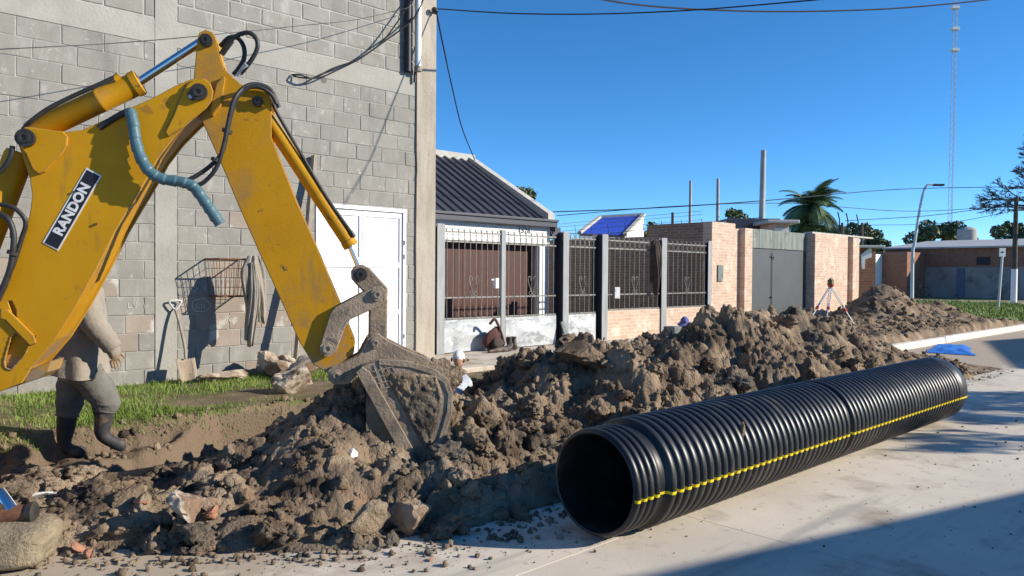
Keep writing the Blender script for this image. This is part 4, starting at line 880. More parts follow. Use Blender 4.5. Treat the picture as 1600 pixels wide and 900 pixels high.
plate('pin_keeper', [(292, 146), (304, 134), (316, 138), (318, 150), (300, 157), (293, 154)], HW + .034, HW + .0205, 'dark_steel', bevel=.003)
MB().cyl(AP(297, 151, HW + .034), AP(297, 151, HW + .044), .014, 10).build('keeper_bolt', M['galv'], bh, smooth=40)
# maker's plate
c1 = [(135, 262), (159, 274.5), (91, 392), (66.5, 379)]
np_ = plate('name_plate', c1, HW + .004, HW + .0005, 'white', bevel=None)
e1 = (AP(147, 268, HW) - AP(79, 385.5, HW)).normalized(); e2 = an.cross(e1).normalized(); cc_ = AP(113, 327, HW + .0045)
Lp, Hp = (AP(147, 268, HW) - AP(79, 385.5, HW)).length, (AP(135, 262, HW) - AP(159, 274.5, HW)).length
MB().obox(cc_ + an*.0005, e1*(Lp/2 - .009), e2*(Hp/2 - .009), an*.0008).build('plate_field', M['black'], np_)
text('RANDON', 'lettering', 'white', cc_ + an*.0028, e1, e2, Hp*.80, np_, .002, .0035, 1.04)
# dipper stick
DIP = [(308, 62), (311, 51), (321, 46), (332, 50), (337, 60), (342, 85), (350, 108), (376, 131), (388, 136), (402, 135), (418, 142), (424, 157), (424, 215), (434, 242), (462, 312), (500, 398), (528, 465), (555, 533), (553, 552), (512, 583), (490, 570), (468, 535), (440, 472), (405, 395), (372, 320), (345, 255), (318, 195), (303, 165), (302, 125), (305, 95)]
DW = .125
nd = [AP(x, y, DW) for x, y in DIP]
plate('dipper_side', DIP, DW, DW - .022, 'yellow_worn', bevel=.005)
MB().prism([p - an*(2*DW - .022) for p in nd], -an*.022).build('dipper_side', M['yellow_worn'], bh, bevel=.005)
CORE = [(304, 130), (350, 118), (376, 136), (398, 150), (412, 215), (424, 246), (452, 316), (490, 402), (518, 468), (544, 535), (541, 548), (512, 574), (494, 564), (474, 533), (446, 470), (411, 393), (378, 318), (351, 253), (324, 193), (309, 163)]
MB().prism([AP(x, y, DW) - an*.0225 for x, y in CORE], -an*(2*DW - .045)).build('dipper_core', M['yellow_worn'], bh)
ch = MB()
for a, b in (((343, 85), (338, 62)), ((350, 108), (343, 85))): ch.bar(AP(*a, .0), AP(*b, .0), .012, 2*DW - .05, an)
ch.build('lug_web', M['yellow'], bh)
plate('boom_stop', [(349, 118), (352, 122), (345, 165), (333, 182), (326, 178), (338, 130)], DW + .03, DW + .0005, 'yellow_worn')
pin(321, 62, .042, DW + .04, -DW - .03); pin(402, 158, .035, DW + .03, -DW - .03)
# cylinders
def ram(a, b, c, rb, rr, off=0.0, mt='yellow_worn', nm='hydraulic_cylinder'):
    A_, B_, C_ = AP(*a, off), AP(*b, off), AP(*c, off); d = (B_ - A_).normalized()
    L_ = (B_ - A_).length
    o = MB().lathe([(-.0, 0), (0, rb*.9), (.03, rb), (L_*.62, rb), (L_*.62 + .002, rb*1.015), (L_*.64, rb*1.015), (L_*.64 + .002, rb), (L_ - .05, rb), (L_ - .048, rb*1.1), (L_ - .005, rb*1.1), (L_, rb*1.02), (L_, 0)], A_, d, 28).build(nm, M[mt], bh, smooth=40)
    MB().cyl(B_ - d*.02, C_, rr, 20).build('piston_rod', M['chrome'], o, smooth=40); return o
r1 = ram((48, 208), (219, 128), (318, 63), .078, .031, 0.0)
MB().tube(smoothpath([AP(36, 202, .06), AP(50, 188, .09), AP(75, 170, .09), AP(110, 152, .09), AP(150, 134, .09), AP(178, 121, .07)], 6), .015, 10).build('ram_hose', M['rubber'], r1, smooth=60)
MB().cyl(AP(178, 124, .06), AP(186, 117, .06), .022, 10).build('hose_elbow', M['yellow'], r1, smooth=40)
r2 = ram((32, 238), (-30, 400), (-75, 510), .088, .04, 0.02)
r3 = ram((408, 170), (549, 385), (566, 428), .050, .024, .015)
MB().tube(smoothpath([AP(404, 140, .10), AP(420, 150, .10), AP(434, 178, .06), AP(470, 240, .05), AP(510, 308, .05), AP(548, 362, .05)], 6), .0125, 8).tube([AP(548, 362, .05), AP(553, 368, .05), AP(546, 373, .02)], .016, 8).build('bucket_ram_pipe', M['dark_steel'], r3, smooth=60)
# bucket linkage
LK = [(500, 545), (503, 530), (516, 490), (524, 480), (584, 448), (596, 447), (604, 456), (604, 468), (594, 478), (548, 499), (539, 512), (526, 548), (518, 556), (506, 555)]
plate('rocker_link', LK, DW + .045, DW + .012, 'mud_metal'); MB().prism([AP(x, y, DW + .045) - an*(2*DW + .057) for x, y in LK], -an*.033).build('rocker_link', M['mud_metal'], bh, bevel=.005)
plate('rod_end_link', [(548, 424), (554, 415), (566, 413), (578, 419), (606, 450), (606, 464), (596, 474), (582, 470), (556, 444), (549, 436)], .055, -.055, 'mud_metal', bevel=.012)
plate('bucket_link', [(577, 458), (590, 450), (604, 456), (606, 470), (605, 528), (600, 540), (586, 546), (576, 538)], .075, -.075, 'mud_metal', bevel=.012)
pin(512, 545, .053, DW + .06, -DW - .06, 'mud_metal'); pin(590, 460, .045, DW + .06, -DW - .06, 'mud_metal'); pin(563, 429, .048, .08, -.08)
# bucket
EAR = [(512, 580), (518, 573), (536, 568), (560, 556), (574, 530), (582, 521), (592, 521), (604, 531), (640, 549), (668, 560), (692, 578), (680, 580), (640, 568), (598, 563), (572, 574), (552, 592), (545, 600), (522, 601), (513, 594)]
bk = plate('bucket_ear', EAR, .15, .12, 'mud_metal'); MB().prism([AP(x, y, .15) - an*.27 for x, y in EAR], -an*.03).build('bucket_ear', M['mud_metal'], bh, bevel=.005)
pin(526, 587, .042, .175, -.175, 'mud_metal'); pin(587, 536, .038, .175, -.175, 'mud_metal')
BW = .30
SIDE = [(556, 582), (566, 573), (592, 563), (640, 567), (676, 578), (697, 594), (705, 614), (703, 645), (692, 685), (676, 716), (664, 722), (632, 712), (600, 658), (574, 612)]
bside = plate('bucket_side', SIDE, BW, BW - .018, 'mud_metal', bevel=.004)
nb = [AP(x, y, BW) for x, y in SIDE]
MB().prism([p - an*(2*BW - .018) for p in nb], -an*.018).build('bucket_side', M['mud_metal'], bh, bevel=.004)
BACK = SIDE[1:11]; bs = MB()
for i, (x, y) in enumerate(BACK):
    p = AP(x, y, BW) - an*.018; c = AP(632, 640, BW) - an*.018; q = p + (c - p).normalized()*.02
    bs.v += [tuple(p), tuple(p - an*(2*BW - .036)), tuple(q - an*(2*BW - .036)), tuple(q)]
for i in range(len(BACK)-1):
    for j in range(4): bs.f.append((i*4+j, i*4+(j+1) % 4, (i+1)*4+(j+1) % 4, (i+1)*4+j))
bs.build('bucket_shell', M['mud_metal'], bh, smooth=40)
plate('side_cutter', [(556, 582), (566, 573), (577, 580), (648, 705), (640, 716), (626, 710)], BW + .022, BW + .0005, 'mud_metal', bevel=.006)
plate('rim_band', [(592, 561), (640, 565), (678, 576), (700, 592), (708, 614), (706, 646), (694, 688), (680, 716), (673, 714), (686, 684), (698, 644), (700, 616), (693, 599), (672, 584), (640, 574), (592, 570)], BW + .010, BW + .0005, 'mud_metal', bevel=.003)
wl = MB()
for i in range(4): wl.bar(AP(584 + 9*i, 570, BW + .003), AP(596 + 11*i, 606, BW + .002), .007, .006, an)
for i in range(4): wl.bar(AP(577 + 4*i, 582 + 9*i, BW + .003), AP(622 + 5*i, 571 + 9*i, BW + .002), .007, .006, an)
wl.build('wear_lattice', M['mud_metal'], bside)
for i in range(4):
    c = AP(652, 714, BW - .06 - i*.16); dd = (AP(640, 745, BW - .06 - i*.16) - c).normalized(); e = an
    MB().prism([c + e*.035 - dd*.05, c - e*.035 - dd*.05, c - e*.02 + dd*.11, c + e*.02 + dd*.11], au*.03).build('bucket_tooth', M['mud_metal'], bh)
mc = AP(650, 625, 0)
MUDS = [((648, 632), .27, .30, .0), ((668, 600), .2, .2, .05), ((664, 672), .2, .18, .05), ((686, 588), .16, .14, .05)]
mf = []; fF = []; nn_ = 0
for k, ((x, y), rx, rz, o_) in enumerate(MUDS):
    V, F = BIG[k]; c = np.array(AP(x, y, o_)); B3 = np.array([au*rx, an*.15, Vector((0, 0, rz))]); mf.append(V @ B3*.95 + c); fF.append(F + nn_); nn_ += len(V)
mk('bucket_soil', np.concatenate(mf), np.concatenate(fF), M['soil'], bh, smooth=180)
gx_, gy_ = np.meshgrid(np.linspace(572, 704, 100), np.linspace(566, 716, 110), indexing='ij'); PX_, PY_ = gx_.ravel(), gy_.ravel()
Q3 = np.stack([PX_/26, PY_/26, PX_*0], 1); lim = np.minimum.reduce([(PX_ - (575 + (PY_ - 582)*.55) - 14)/14, (698 - np.abs(PY_ - 620)*.20 - PX_)/12, (712 - PY_)/14, (PY_ - 572 - .06*(PX_-560))/10])
lat_ = np.clip(((PX_ - 575) + (PY_ - 566)*.9 - 48)/34, -1, 1)
hh_ = .040*fbm(Q3, 4, 71) + .034*fbm(Q3*3, 4, 72) - .031 + .014*lat_; hh_ = np.where(lim < 1, np.minimum(hh_, -.03 + .05*np.clip(lim, 0, 1)), hh_); hh_ = np.clip(hh_, -.012, .06)
Vm = np.array([tuple(AP(a, b, BW + c)) for a, b, c in zip(PX_, PY_, hh_)]); id_ = np.arange(11000).reshape(100, 110)
mk('caked_mud', Vm, np.stack([id_[:-1,:-1], id_[1:,:-1], id_[1:,1:], id_[:-1,1:]], -1).reshape(-1, 4), M['soil'], bside, smooth=180)
# hoses
def hose(pts, r, mt='rubber', name='hydraulic_hose', n=10):
    return MB().tube(smoothpath([AP(*p) for p in pts], 8), r, n).build(name, M[mt], bh, smooth=60)
hose([(347, 82, .1), (356, 68, .12), (370, 56, .14), (388, 51, .16), (400, 60, .16), (402, 75, .16), (394, 92, .15), (382, 108, .13), (372, 119, .10)], .0155)
hose([(344, 72, .05), (358, 59, .08), (372, 60, .10), (381, 74, .12), (381, 92, .12), (372, 108, .10), (365, 116, .08)], .0155)
MB().cyl(AP(372, 119, .10), AP(386, 100, .145), .019, 8).build('hose_fitting', M['galv'], bh, smooth=40)
MB().cyl(AP(346, 85, .1), AP(362, 63, .13), .02, 8).build('hose_fitting', M['dark_steel'], bh, smooth=40)
hose([(432, 162, .16), (424, 148, .18), (408, 137, .20), (388, 137, .21), (372, 150, .22), (362, 175, .22), (355, 205, .22), (347, 238, .22), (330, 258, .22), (308, 274, .22), (290, 283, .22)], .0145)
hose([(436, 168, .13), (424, 142, .15), (405, 132, .17), (384, 135, .20), (366, 155, .25), (357, 190, .25), (350, 225, .25), (338, 262, .25), (318, 285, .24), (300, 291, .23)], .0145)
hose([(205, 172, .20), (190, 178, .19), (170, 190, .18), (155, 200, .175)], .02)
wr = smoothpath([AP(*p) for p in [(203, 172, .21), (208, 192, .22), (212, 220, .23), (221, 248, .24), (236, 270, .25), (256, 280, .25), (282, 284, .25), (302, 292, .25), (318, 312, .25), (330, 330, .25), (344, 350, .24)]], 14)
MB().tube(wr, [.036 + .007*(((i/9.0) % 1) - .3) for i in range(len(wr))], 12).build('spiral_wrap', M['blue_wrap'], bh, smooth=60)
hose([(20, 228, .2), (16, 245, .2), (6, 262, .2), (-15, 280, .2)], .016)
hose([(-10, 318, .2), (18, 323, .22), (36, 338, .22), (40, 352, .21), (34, 372, .2), (22, 410, .2), (8, 440, .2), (-10, 470, .2)], .0145)
hose([(-10, 330, .22), (12, 342, .24), (21, 365, .24), (20, 395, .24), (14, 425, .24), (-4, 470, .24)], .0185)
# rear frame, off to the left, that carries the arm
kf = AP(-240, 560)
MB().box((-.16, -.16, -.5), (.16, .16, .55)).build('king_post', M['yellow'], bh).location = (kf - WO[bh.name])
fr = MB(); fa, fb = Vector((kf.x, kf.y, .35)) - an*1.1, Vector((kf.x, kf.y, .35)) + an*1.1
fr.bar(fa, fb, .3, .3).bar(Vector((kf.x, kf.y, .55)), Vector((kf.x, kf.y, .55)) - au*1.6, .5, .4); fr.build('rear_frame', M['yellow'], bh)
def sp_(px, py, dep): return at(px, py, dep)
kn = sp_(20, 803, 3.95); foot = Vector((kn.x, kn.y, 0))
MB().tube([fb + Vector((0, 0, .25)), sp_(2, 772, 3.97), kn], .038, 14).build('stabiliser_rod', M['chrome'], bh, smooth=40)
MB().bar(fb + Vector((0, 0, .05)), sp_(-40, 800, 3.98), .12, .16).build('stabiliser_leg', M['yellow_worn'], bh)
MB().cyl(kn - au*.28 - Vector((0, 0, .02)), kn + au*.07, .046, 18).build('stabiliser_pin', M['rust'], bh, smooth=40)
MB().lathe([(0, 0), (0, .055), (.03, .06), (.04, .045), (.04, 0)], kn + au*.07, au, 18).build('pin_cap', M['dark_steel'], bh, smooth=40)
MB().prism([kn - au*.16 + Vector((0, 0, .07)) + an*.05, kn - au*.04 + Vector((0, 0, .06)) + an*.05, kn - au*.06 + Vector((0, 0, -.09)) + an*.05, kn - au*.2 + Vector((0, 0, -.09)) + an*.05], -an*.1).build('foot_lug', M['dark_steel'], bh)
pb = sp_(18, 850, 3.95); V, F = ico(4, 91, 0, .05, .06, .06); V = np.sign(V)*np.abs(V)**.42; V = V/np.abs(V).max(0)*np.array([.27, .20, .105])
R_ = np.array(Matrix.Rotation(math.atan2(au.y, au.x), 3, 'Z')); V = V @ R_.T + np.array([pb.x - .06, pb.y, .112])
mk('ground_pad', V, F, M['pad'], smooth=40, label='straw-coloured packed block under the digger stabiliser foot', cat='block')

# ================================================================== PEOPLE
def person(label, J, E, seg_mat, loc, yaw, mats, extra=None):
    """J: joint -> (x,y,z,r); E: edges; seg_mat: material index for each edge"""
    names = list(J); me = bpy.data.meshes.new('tmp'); me.from_pydata([J[n][:3] for n in names], [(names.index(a), names.index(b)) for a, b in E], []); me.update()
    o = bpy.data.objects.new('tmp', me); COL.objects.link(o)
    o.modifiers.new('s', 'SKIN'); sk = me.skin_vertices[0].data
    for i, n in enumerate(names):
        r = J[n][3]; sk[i].radius = r if isinstance(r, tuple) else (r, r); sk[i].use_root = (i == 0)
    sb = o.modifiers.new('d', 'SUBSURF'); sb.levels = 2; sb.render_levels = 2
    bpy.context.view_layer.update(); ev = bpy.data.meshes.new_from_object(o.evaluated_get(bpy.context.evaluated_depsgraph_get()))
    V = np.array([v.co[:] for v in ev.vertices]); F = [tuple(p.vertices) for p in ev.polygons]
    bpy.data.objects.remove(o)
    N = np.array([v.normal[:] for v in ev.vertices]); V = V + N*((fbm(V*9, 3, 5)-.5)*.025)[:,None]*(np.clip((V[:,2] < 1.45), 0, 1))[:,None]
    R = np.array(Matrix.Rotation(yaw, 3, 'Z')); seg = [(np.array(J[a][:3]), np.array(J[b][:3])) for a, b in E]
    C = np.array([V[list(f)].mean(0) for f in F]); D = []
    for a, b in seg:
        ab = b-a; t = np.clip(((C-a) @ ab)/max(ab @ ab, 1e-9), 0, 1); D.append(np.linalg.norm(C - (a + t[:,None]*ab), axis=1))
    D = np.array(D); rad = np.array([max(.03, (np.mean(J[a][3]) + np.mean(J[b][3]))/2) for a, b in E]); k = (D/rad[:,None]).argmin(0)
    root = empty('person', Vector(loc), label, 'person')
    ob = mk('body', V @ R.T + np.array(loc), F, M[mats[0]], root, smooth=180)
    for mm in mats[1:]: ob.data.materials.append(M[mm])
    ob.data.polygons.foreach_set('material_index', [int(seg_mat[i]) for i in k]); ob.data.update()
    return root, (lambda p: Vector(loc) + Matrix.Rotation(yaw, 3, 'Z') @ Vector(p))
def hand(J, E, S, wr, d, side, pre, idx, curl=.35):
    """palm, four unequal bent fingers and a thumb; d: direction of the hand, side: across the palm"""
    d, side = Vector(d).normalized(), Vector(side).normalized(); n = d.cross(side); w_ = Vector(J[wr][:3]); pm = w_ + d*.055
    J[pre+'p'] = (*pm, (.040, .024)); E.append((wr, pre+'p')); S.append(idx)
    for i, L_ in enumerate((.070, .080, .074, .058)):
        b = pm + d*.035 + side*(.030 - .020*i); J[f'{pre}f{i}a'] = (*b, .0105)
        m1 = b + (d*math.cos(curl) + n*math.sin(curl))*L_*.5; m2 = m1 + (d*math.cos(2*curl) + n*math.sin(2*curl))*L_*.5
        J[f'{pre}f{i}b'] = (*m1, .0095); J[f'{pre}f{i}c'] = (*m2, .008)
        E += [(pre+'p', f'{pre}f{i}a'), (f'{pre}f{i}a', f'{pre}f{i}b'), (f'{pre}f{i}b', f'{pre}f{i}c')]; S += [idx]*3
    b = pm - d*.015 + side*.042; J[pre+'t1'] = (*b, .012); J[pre+'t2'] = (*(b + d*.035 + side*.022 + n*.01), .010); J[pre+'t3'] = (*(b + d*.062 + side*.026 + n*.02), .008)
    E += [(pre+'p', pre+'t1'), (pre+'t1', pre+'t2'), (pre+'t2', pre+'t3')]; S += [idx]*3
def head(root, W, c, fwd, hairmat='hair', cap=None, capmat=None, r=.1):
    """skull with face, ears and hair or cap; c: head centre in body space, fwd: facing direction in body space"""
    fwd = Vector(fwd).normalized(); sd = fwd.cross(Vector((0, 0, 1))).normalized(); upv = sd.cross(fwd)
    def lp(a, b, d): return W(Vector(c) + fwd*a + sd*b + upv*d)
    V, F = ico(3, 1, 0, 0, 0); V = V*np.array([.098, .076, .118])
    V[:,0] += np.where(V[:,2] < -.02, .012*(V[:,0] > 0), 0); V[:,1] *= np.where(V[:,2] < -.04, .86, 1)
    fr = V[:,0] > .05; V[:,0] += fr*(.022*np.exp(-((V[:,1]/.014)**2 + ((V[:,2]+.018)/.026)**2)) - .010*np.exp(-(((np.abs(V[:,1])-.032)/.016)**2 + ((V[:,2]-.012)/.012)**2)) + .006*np.exp(-((V[:,1]/.03)**2 + ((V[:,2]+.06)/.012)**2)))
    mk('head', np.array([tuple(lp(*v)) for v in V]), F, M['skin'], root, smooth=180)
    for s in (-1, 1):
        e = MB().lathe([(0, 0), (0, .012), (.006, .024), (.012, .022), (.014, 0)], lp(-.005, s*.074, -.005), W(Vector(c) + sd*s) - W(Vector(c)), 10); e.build('ear', M['skin'], root, smooth=60)
        MB().lathe([(-.004, 0), (-.002, .009), (.002, .009), (.004, 0)], lp(.086, s*.031, .012), W(Vector(c) + fwd) - W(Vector(c)), 8).build('eye', M['black'], root, smooth=60)
    MB().tube([lp(.092, -.022, -.058), lp(.1, 0, -.06), lp(.092, .022, -.058)], .004, 6).build('mouth', M['maroon'], root, smooth=60)
    V, F = ico(3, 1, 0, 0, 0); k = .012 if cap else .008; V = V*np.array([.098 + k, .076 + k, .118 + k]); keep = V[:,2] - .35*V[:,0] > (.01 if not cap else .018)
    V2 = V.copy(); V2[~keep] *= .8
    mk('cap' if cap else 'hair', np.array([tuple(lp(*v)) for v in V2]), F, M[capmat if cap else hairmat], root, smooth=180)
    if cap:
        pk = MB()
        for i in range(9):
            a = math.radians(-65 + 130*i/8)
            for q, (rr, zz) in enumerate(((.088, .035), (.165, .018), (.166, .010), (.088, .027))): pk.v.append(tuple(lp(math.cos(a)*rr, math.sin(a)*rr*.72, zz)))
        for i in range(8):
            for q in range(4): pk.f.append((i*4+q, i*4+(q+1) % 4, (i+1)*4+(q+1) % 4, (i+1)*4+q))
        pk.build('cap_peak', M[capmat], root, smooth=50)
# walking worker, seen from behind (body space: +x forward, +z up)
wp = at(122, 712, 6.15); wz = gz(wp.x, wp.y)
J = {'hip': (0, 0, .86, (.21, .20)), 'belly': (.01, 0, 1.05, (.225, .215)), 'chest': (.02, 0, 1.32, (.225, .19)), 'neck': (.03, 0, 1.53, .065), 'neck2': (.05, 0, 1.60, .055)}
E = [('hip', 'belly'), ('belly', 'chest'), ('chest', 'neck'), ('neck', 'neck2')]; S = [0, 0, 0, 3]
for s, nm, kx, kz, ax_, az in ((1, 'l', .10, .54, -.02, .11), (-1, 'r', .16, .56, -.22, .30)):
    if nm == 'l': kx, ax_, az = -.05, -.10, .09
    else: kx, kz, ax_, az = .19, .50, .17, .20
    J[nm+'h'] = (0, s*.10, .80, .135); J[nm+'k'] = (kx, s*.11, kz if nm == 'r' else .50, .105); J[nm+'m'] = ((kx+ax_)/2, s*.11, (J[nm+'k'][2]+az)/2 + .05, .078); J[nm+'a'] = (ax_, s*.11, az, .060); J[nm+'t'] = (ax_ + .17, s*.12, az - (.055 if nm == 'l' else .11), .048)
    J[nm+'q'] = (kx*.35, s*.105, .70, .135); E += [('hip', nm+'h'), (nm+'h', nm+'q'), (nm+'q', nm+'k'), (nm+'k', nm+'m'), (nm+'m', nm+'a'), (nm+'a', nm+'t')]; S += [0, 0, 1, 2, 2, 2]
for s, nm, el, wrs in ((1, 'L', (-.10, .30, 1.12), (.06, .30, .90)), (-1, 'R', (.10, -.31, 1.13), (.24, -.33, .92))):
    J[nm+'s'] = (.02, s*.20, 1.40, .095); J[nm+'e'] = (*el, .078); J[nm+'w'] = (*wrs, .052)
    E += [('chest', nm+'s'), (nm+'s', nm+'e'), (nm+'e', nm+'w')]; S += [0, 0, 0]
    hand(J, E, S, nm+'w', (.15, 0, -1), (1, 0, .15), nm, 4)
wang = math.atan2(r0.y*.85 + f0.y*.5, r0.x*.85 + f0.x*.5)
root, W = person('worker in khaki shirt, grey trousers and rubber boots walking behind the digger arm', J, E, S, (wp.x, wp.y, wz - .02), wang, ['khaki', 'greycloth', 'boot', 'skin', 'glove'])
head(root, W, (.07, 0, 1.70), (1, 0, -.1), cap=True, capmat='navy')
Vs_, Fs_ = [], []; nu_, nv_ = 56, 34
for i in range(nv_):
    t = i/(nv_-1); z = 1.50 - .80*t; ra = np.interp(t, [0, .06, .16, .45, .75, 1], [.09, .19, .235, .235, .25, .262]); rb = np.interp(t, [0, .06, .16, .45, .75, 1], [.08, .125, .165, .195, .205, .212])
    for j in range(nu_):
        a = 2*math.pi*j/nu_; fo = (.011*math.sin(a*5 + t*2.5) + .006*math.sin(a*9 - t*4 + 1) + .006*math.sin(a*3 + t*7))*(.15 + t) + .004*math.sin(t*15 + 2*math.sin(a*2))*(1-abs(2*t-1))
        Vs_.append(tuple(W((.02 + (rb + fo)*math.cos(a) - .02*t, (ra + fo)*math.sin(a), z + .02*math.sin(a*2 + 1)*t))))
for i in range(nv_-1):
    for j in range(nu_): Fs_.append((i*nu_+j, (i+1)*nu_+j, (i+1)*nu_+(j+1) % nu_, i*nu_+(j+1) % nu_))
mk('shirt', np.array(Vs_), Fs_, M['khaki'], root, smooth=180)
for s_, nm in ((1, 'L'), (-1, 'R')):
    q_ = [Vector(J[nm+k_][:3]) for k_ in ('s', 'e', 'w')]; pth = smoothpath([q_[0] + Vector((0, -.03*s_, .02)), q_[0].lerp(q_[1], .5), q_[1], q_[1].lerp(q_[2], .55), q_[2]], 8); sl_m = MB(); rr_ = []
    for i, p_ in enumerate(pth): t = i/(len(pth)-1); rr_.append(np.interp(t, [0, .3, .55, .9, 1], [.115, .100, .092, .074, .062]) + .0035*math.sin(i*1.3) + .002*math.sin(i*2.3 + 1))
    sl_m.tube([W(p_) for p_ in pth], rr_, 18).build('sleeve', M['khaki'], root, smooth=180)
for nm in 'lr':
    q_ = [Vector(J[nm+k_][:3]) for k_ in ('h', 'q', 'k')]; pth = smoothpath([q_[0], q_[1], q_[2], q_[2].lerp(Vector(J[nm+'m'][:3]), .95)], 8); rr_ = [np.interp(i/(len(pth)-1), [0, .5, .85, 1], [.135, .118, .095, .082]) + .004*math.sin(i*1.1) + .003*math.sin(i*2.1 + 1) for i in range(len(pth))]
    MB().tube([W(p_) for p_ in pth], rr_, 18).build('trouser_leg', M['greycloth'], root, smooth=180)
# two workers down in the trench
def digger(label, px, py, Y, top, yaw, mats, capmat, lean=.25):
    c = on_Y(px, py, Y); zf = float(verge_h(np.array([c.x]), np.array([Y]))[0]); hgt = c.z + .10 - zf; k = hgt/1.76
    ln = lean
    J = {'hip': (-.1, 0, .90*k, (.16, .145)), 'belly': (-.05 + ln*.2, 0, 1.05*k, (.17, .15)), 'chest': (ln*.8, 0, 1.30*k, (.18, .15)), 'neck': (ln*1.2, 0, 1.46*k, .065), 'neck2': (ln*1.4, 0, 1.53*k, .055)}
    E = [('hip', 'belly'), ('belly', 'chest'), ('chest', 'neck'), ('neck', 'neck2')]; S = [0, 0, 0, 3]
    for s, nm in ((1, 'l'), (-1, 'r')):
        J[nm+'h'] = (-.08, s*.10, .84*k, .105); J[nm+'k'] = (.08, s*.13, .48*k, .072); J[nm+'a'] = (-.05, s*.13, .10, .05); J[nm+'t'] = (.12, s*.14, .045, .042)
        E += [('hip', nm+'h'), (nm+'h', nm+'k'), (nm+'k', nm+'a'), (nm+'a', nm+'t')]; S += [1, 1, 2, 2]
    for s, nm in ((1, 'L'), (-1, 'R')):
        J[nm+'s'] = (ln*.8, s*.18, 1.37*k, .072); J[nm+'e'] = (ln + .08, s*.25, 1.10*k, .058); J[nm+'w'] = (ln + .30, s*.17, .98*k, .040)
        E += [('chest', nm+'s'), (nm+'s', nm+'e'), (nm+'e', nm+'w')]; S += [0, 0, 0]
        hand(J, E, S, nm+'w', (.8, 0, -.5), (0, -s, 0), nm, 3)
    loc = Vector((c.x, Y, zf)) - Matrix.Rotation(yaw, 3, 'Z') @ Vector((ln*1.5, 0, 0))
    root, W = person(label, J, E, S, loc, yaw, mats)
    head(root, W, (ln*1.5 + .02, 0, 1.64*k), (1, 0, -.35), cap=True, capmat=capmat)
digger('worker in pale shirt and white cap bending in the trench behind the bucket', 716, 563, 6.6, 0, math.radians(35), ['paleblue', 'greycloth', 'boot', 'skin'], 'whitecloth', .42)
digger('worker in blue cap down in the trench before the low brick wall', 1070, 504, 6.6, 0, math.radians(-150), ['navy', 'greycloth', 'boot', 'skin'], 'bluecap', .15)
bgp = on_Y(1035, 522, 6.95); blob('plastic_sack', (bgp.x, 7.35, .36), (.5, .35, .36), M['plastic_white'], seed=77, a1=.3, label='crumpled white plastic sack at the trench edge near the blue-capped worker', cat='sack')
bgp = on_Y(1062, 503, 7.6); MB().box((bgp.x - .12, 7.62, .26), (bgp.x + .12, 7.86, .62)).build('crate', M['gate_board'], bevel=.02, label='small grey box on the sidewalk behind the blue-capped worker', cat='box')

# survey tripod
tp = on_Y(1298, 440, 7.4); tz = tp.z; th = empty('survey_tripod', (tp.x, tp.y, .35), 'silver and red surveying tripod standing before the brick end wall', 'tripod')
for px, py, yy in ((1262, 505, 7.55), (1291, 508, 7.0), (1336, 514, 7.2)):
    q = on_Y(px, py, yy); q.z = max(q.z, float(verge_h(np.array([q.x]), np.array([q.y]))[0]) - .03); a = Vector((tp.x, tp.y, tz - .1)); mdl = a.lerp(q, .58); sdv = (q - a).cross(Vector((0, 0, 1))).normalized()*.022
    lg = MB().bar(a + sdv, mdl + sdv*.8, .018).bar(a - sdv, mdl - sdv*.8, .018).bar(mdl - (q-a)*.12, q, .02).build('leg', M['lamp_metal'], th)
    MB().bar(mdl - (q-a).normalized()*.03, mdl + (q-a).normalized()*.04, .06, .04).build('leg_clamp', M['red'], lg)
MB().lathe([(-.12, 0), (-.12, .05), (-.08, .07), (-.05, .07), (-.05, 0)], (tp.x, tp.y, tz), (0, 0, 1), 12).build('tripod_head', M['red'], th, smooth=40)
MB().box((tp.x - .05, tp.y - .05, tz - .05), (tp.x + .05, tp.y + .05, tz + .04)).lathe([(-.09, 0), (-.09, .022), (.09, .03), (.09, 0)], (tp.x, tp.y, tz + .055), (1, .2, 0), 10).build('level_instrument', M['leaf_dark'], th, smooth=40)

# ================================================================== BACKGROUND
def far_box(px0, px1, yb, yt, dep, thick, name, mt, label, cat, parent=None):
    a, b = at(px0, yb, dep), at(px1, yb, dep); top = at(px0, yt, dep).z
    return a, b, top
# blue-roofed house behind the lot
D_ = 31
q = [at(905, 366, D_), at(937, 341, D_ + 3.5), at(1006, 337, D_ + 3.5), at(976, 369, D_)]
br = empty('blue_roof_house', (q[0].x, q[0].y, 0), 'small white house with bright blue corrugated roof behind the fence', 'house')
ro = MB(); nrm = (q[1]-q[0]).cross(q[3]-q[0]).normalized(); nrm = nrm if nrm.z > 0 else -nrm
nseg = 36
for i in range(nseg+1):
    t = i/nseg; hh = .05*(i % 2); ro.v += [tuple(q[0].lerp(q[3], t) + nrm*hh), tuple(q[1].lerp(q[2], t) + nrm*hh)]
for i in range(nseg): ro.f.append((2*i, 2*i+2, 2*i+3, 2*i+1))
ro.build('roof_sheet', M['blue_roof'], br)
trim = MB()
for a, b in ((0, 1), (1, 2), (2, 3)): trim.bar(q[a] + nrm*.06, q[b] + nrm*.06, .16, .12)
trim.build('roof_trim', M['parapet'], br)
g0 = Vector((q[3].x, q[3].y, 0)); g1 = Vector((q[2].x, q[2].y, 0)); gm = MB().add([g0, g1, q[2] - Vector((0, 0, .05)), q[3] - Vector((0, 0, .05))], [(0, 1, 2, 3)])
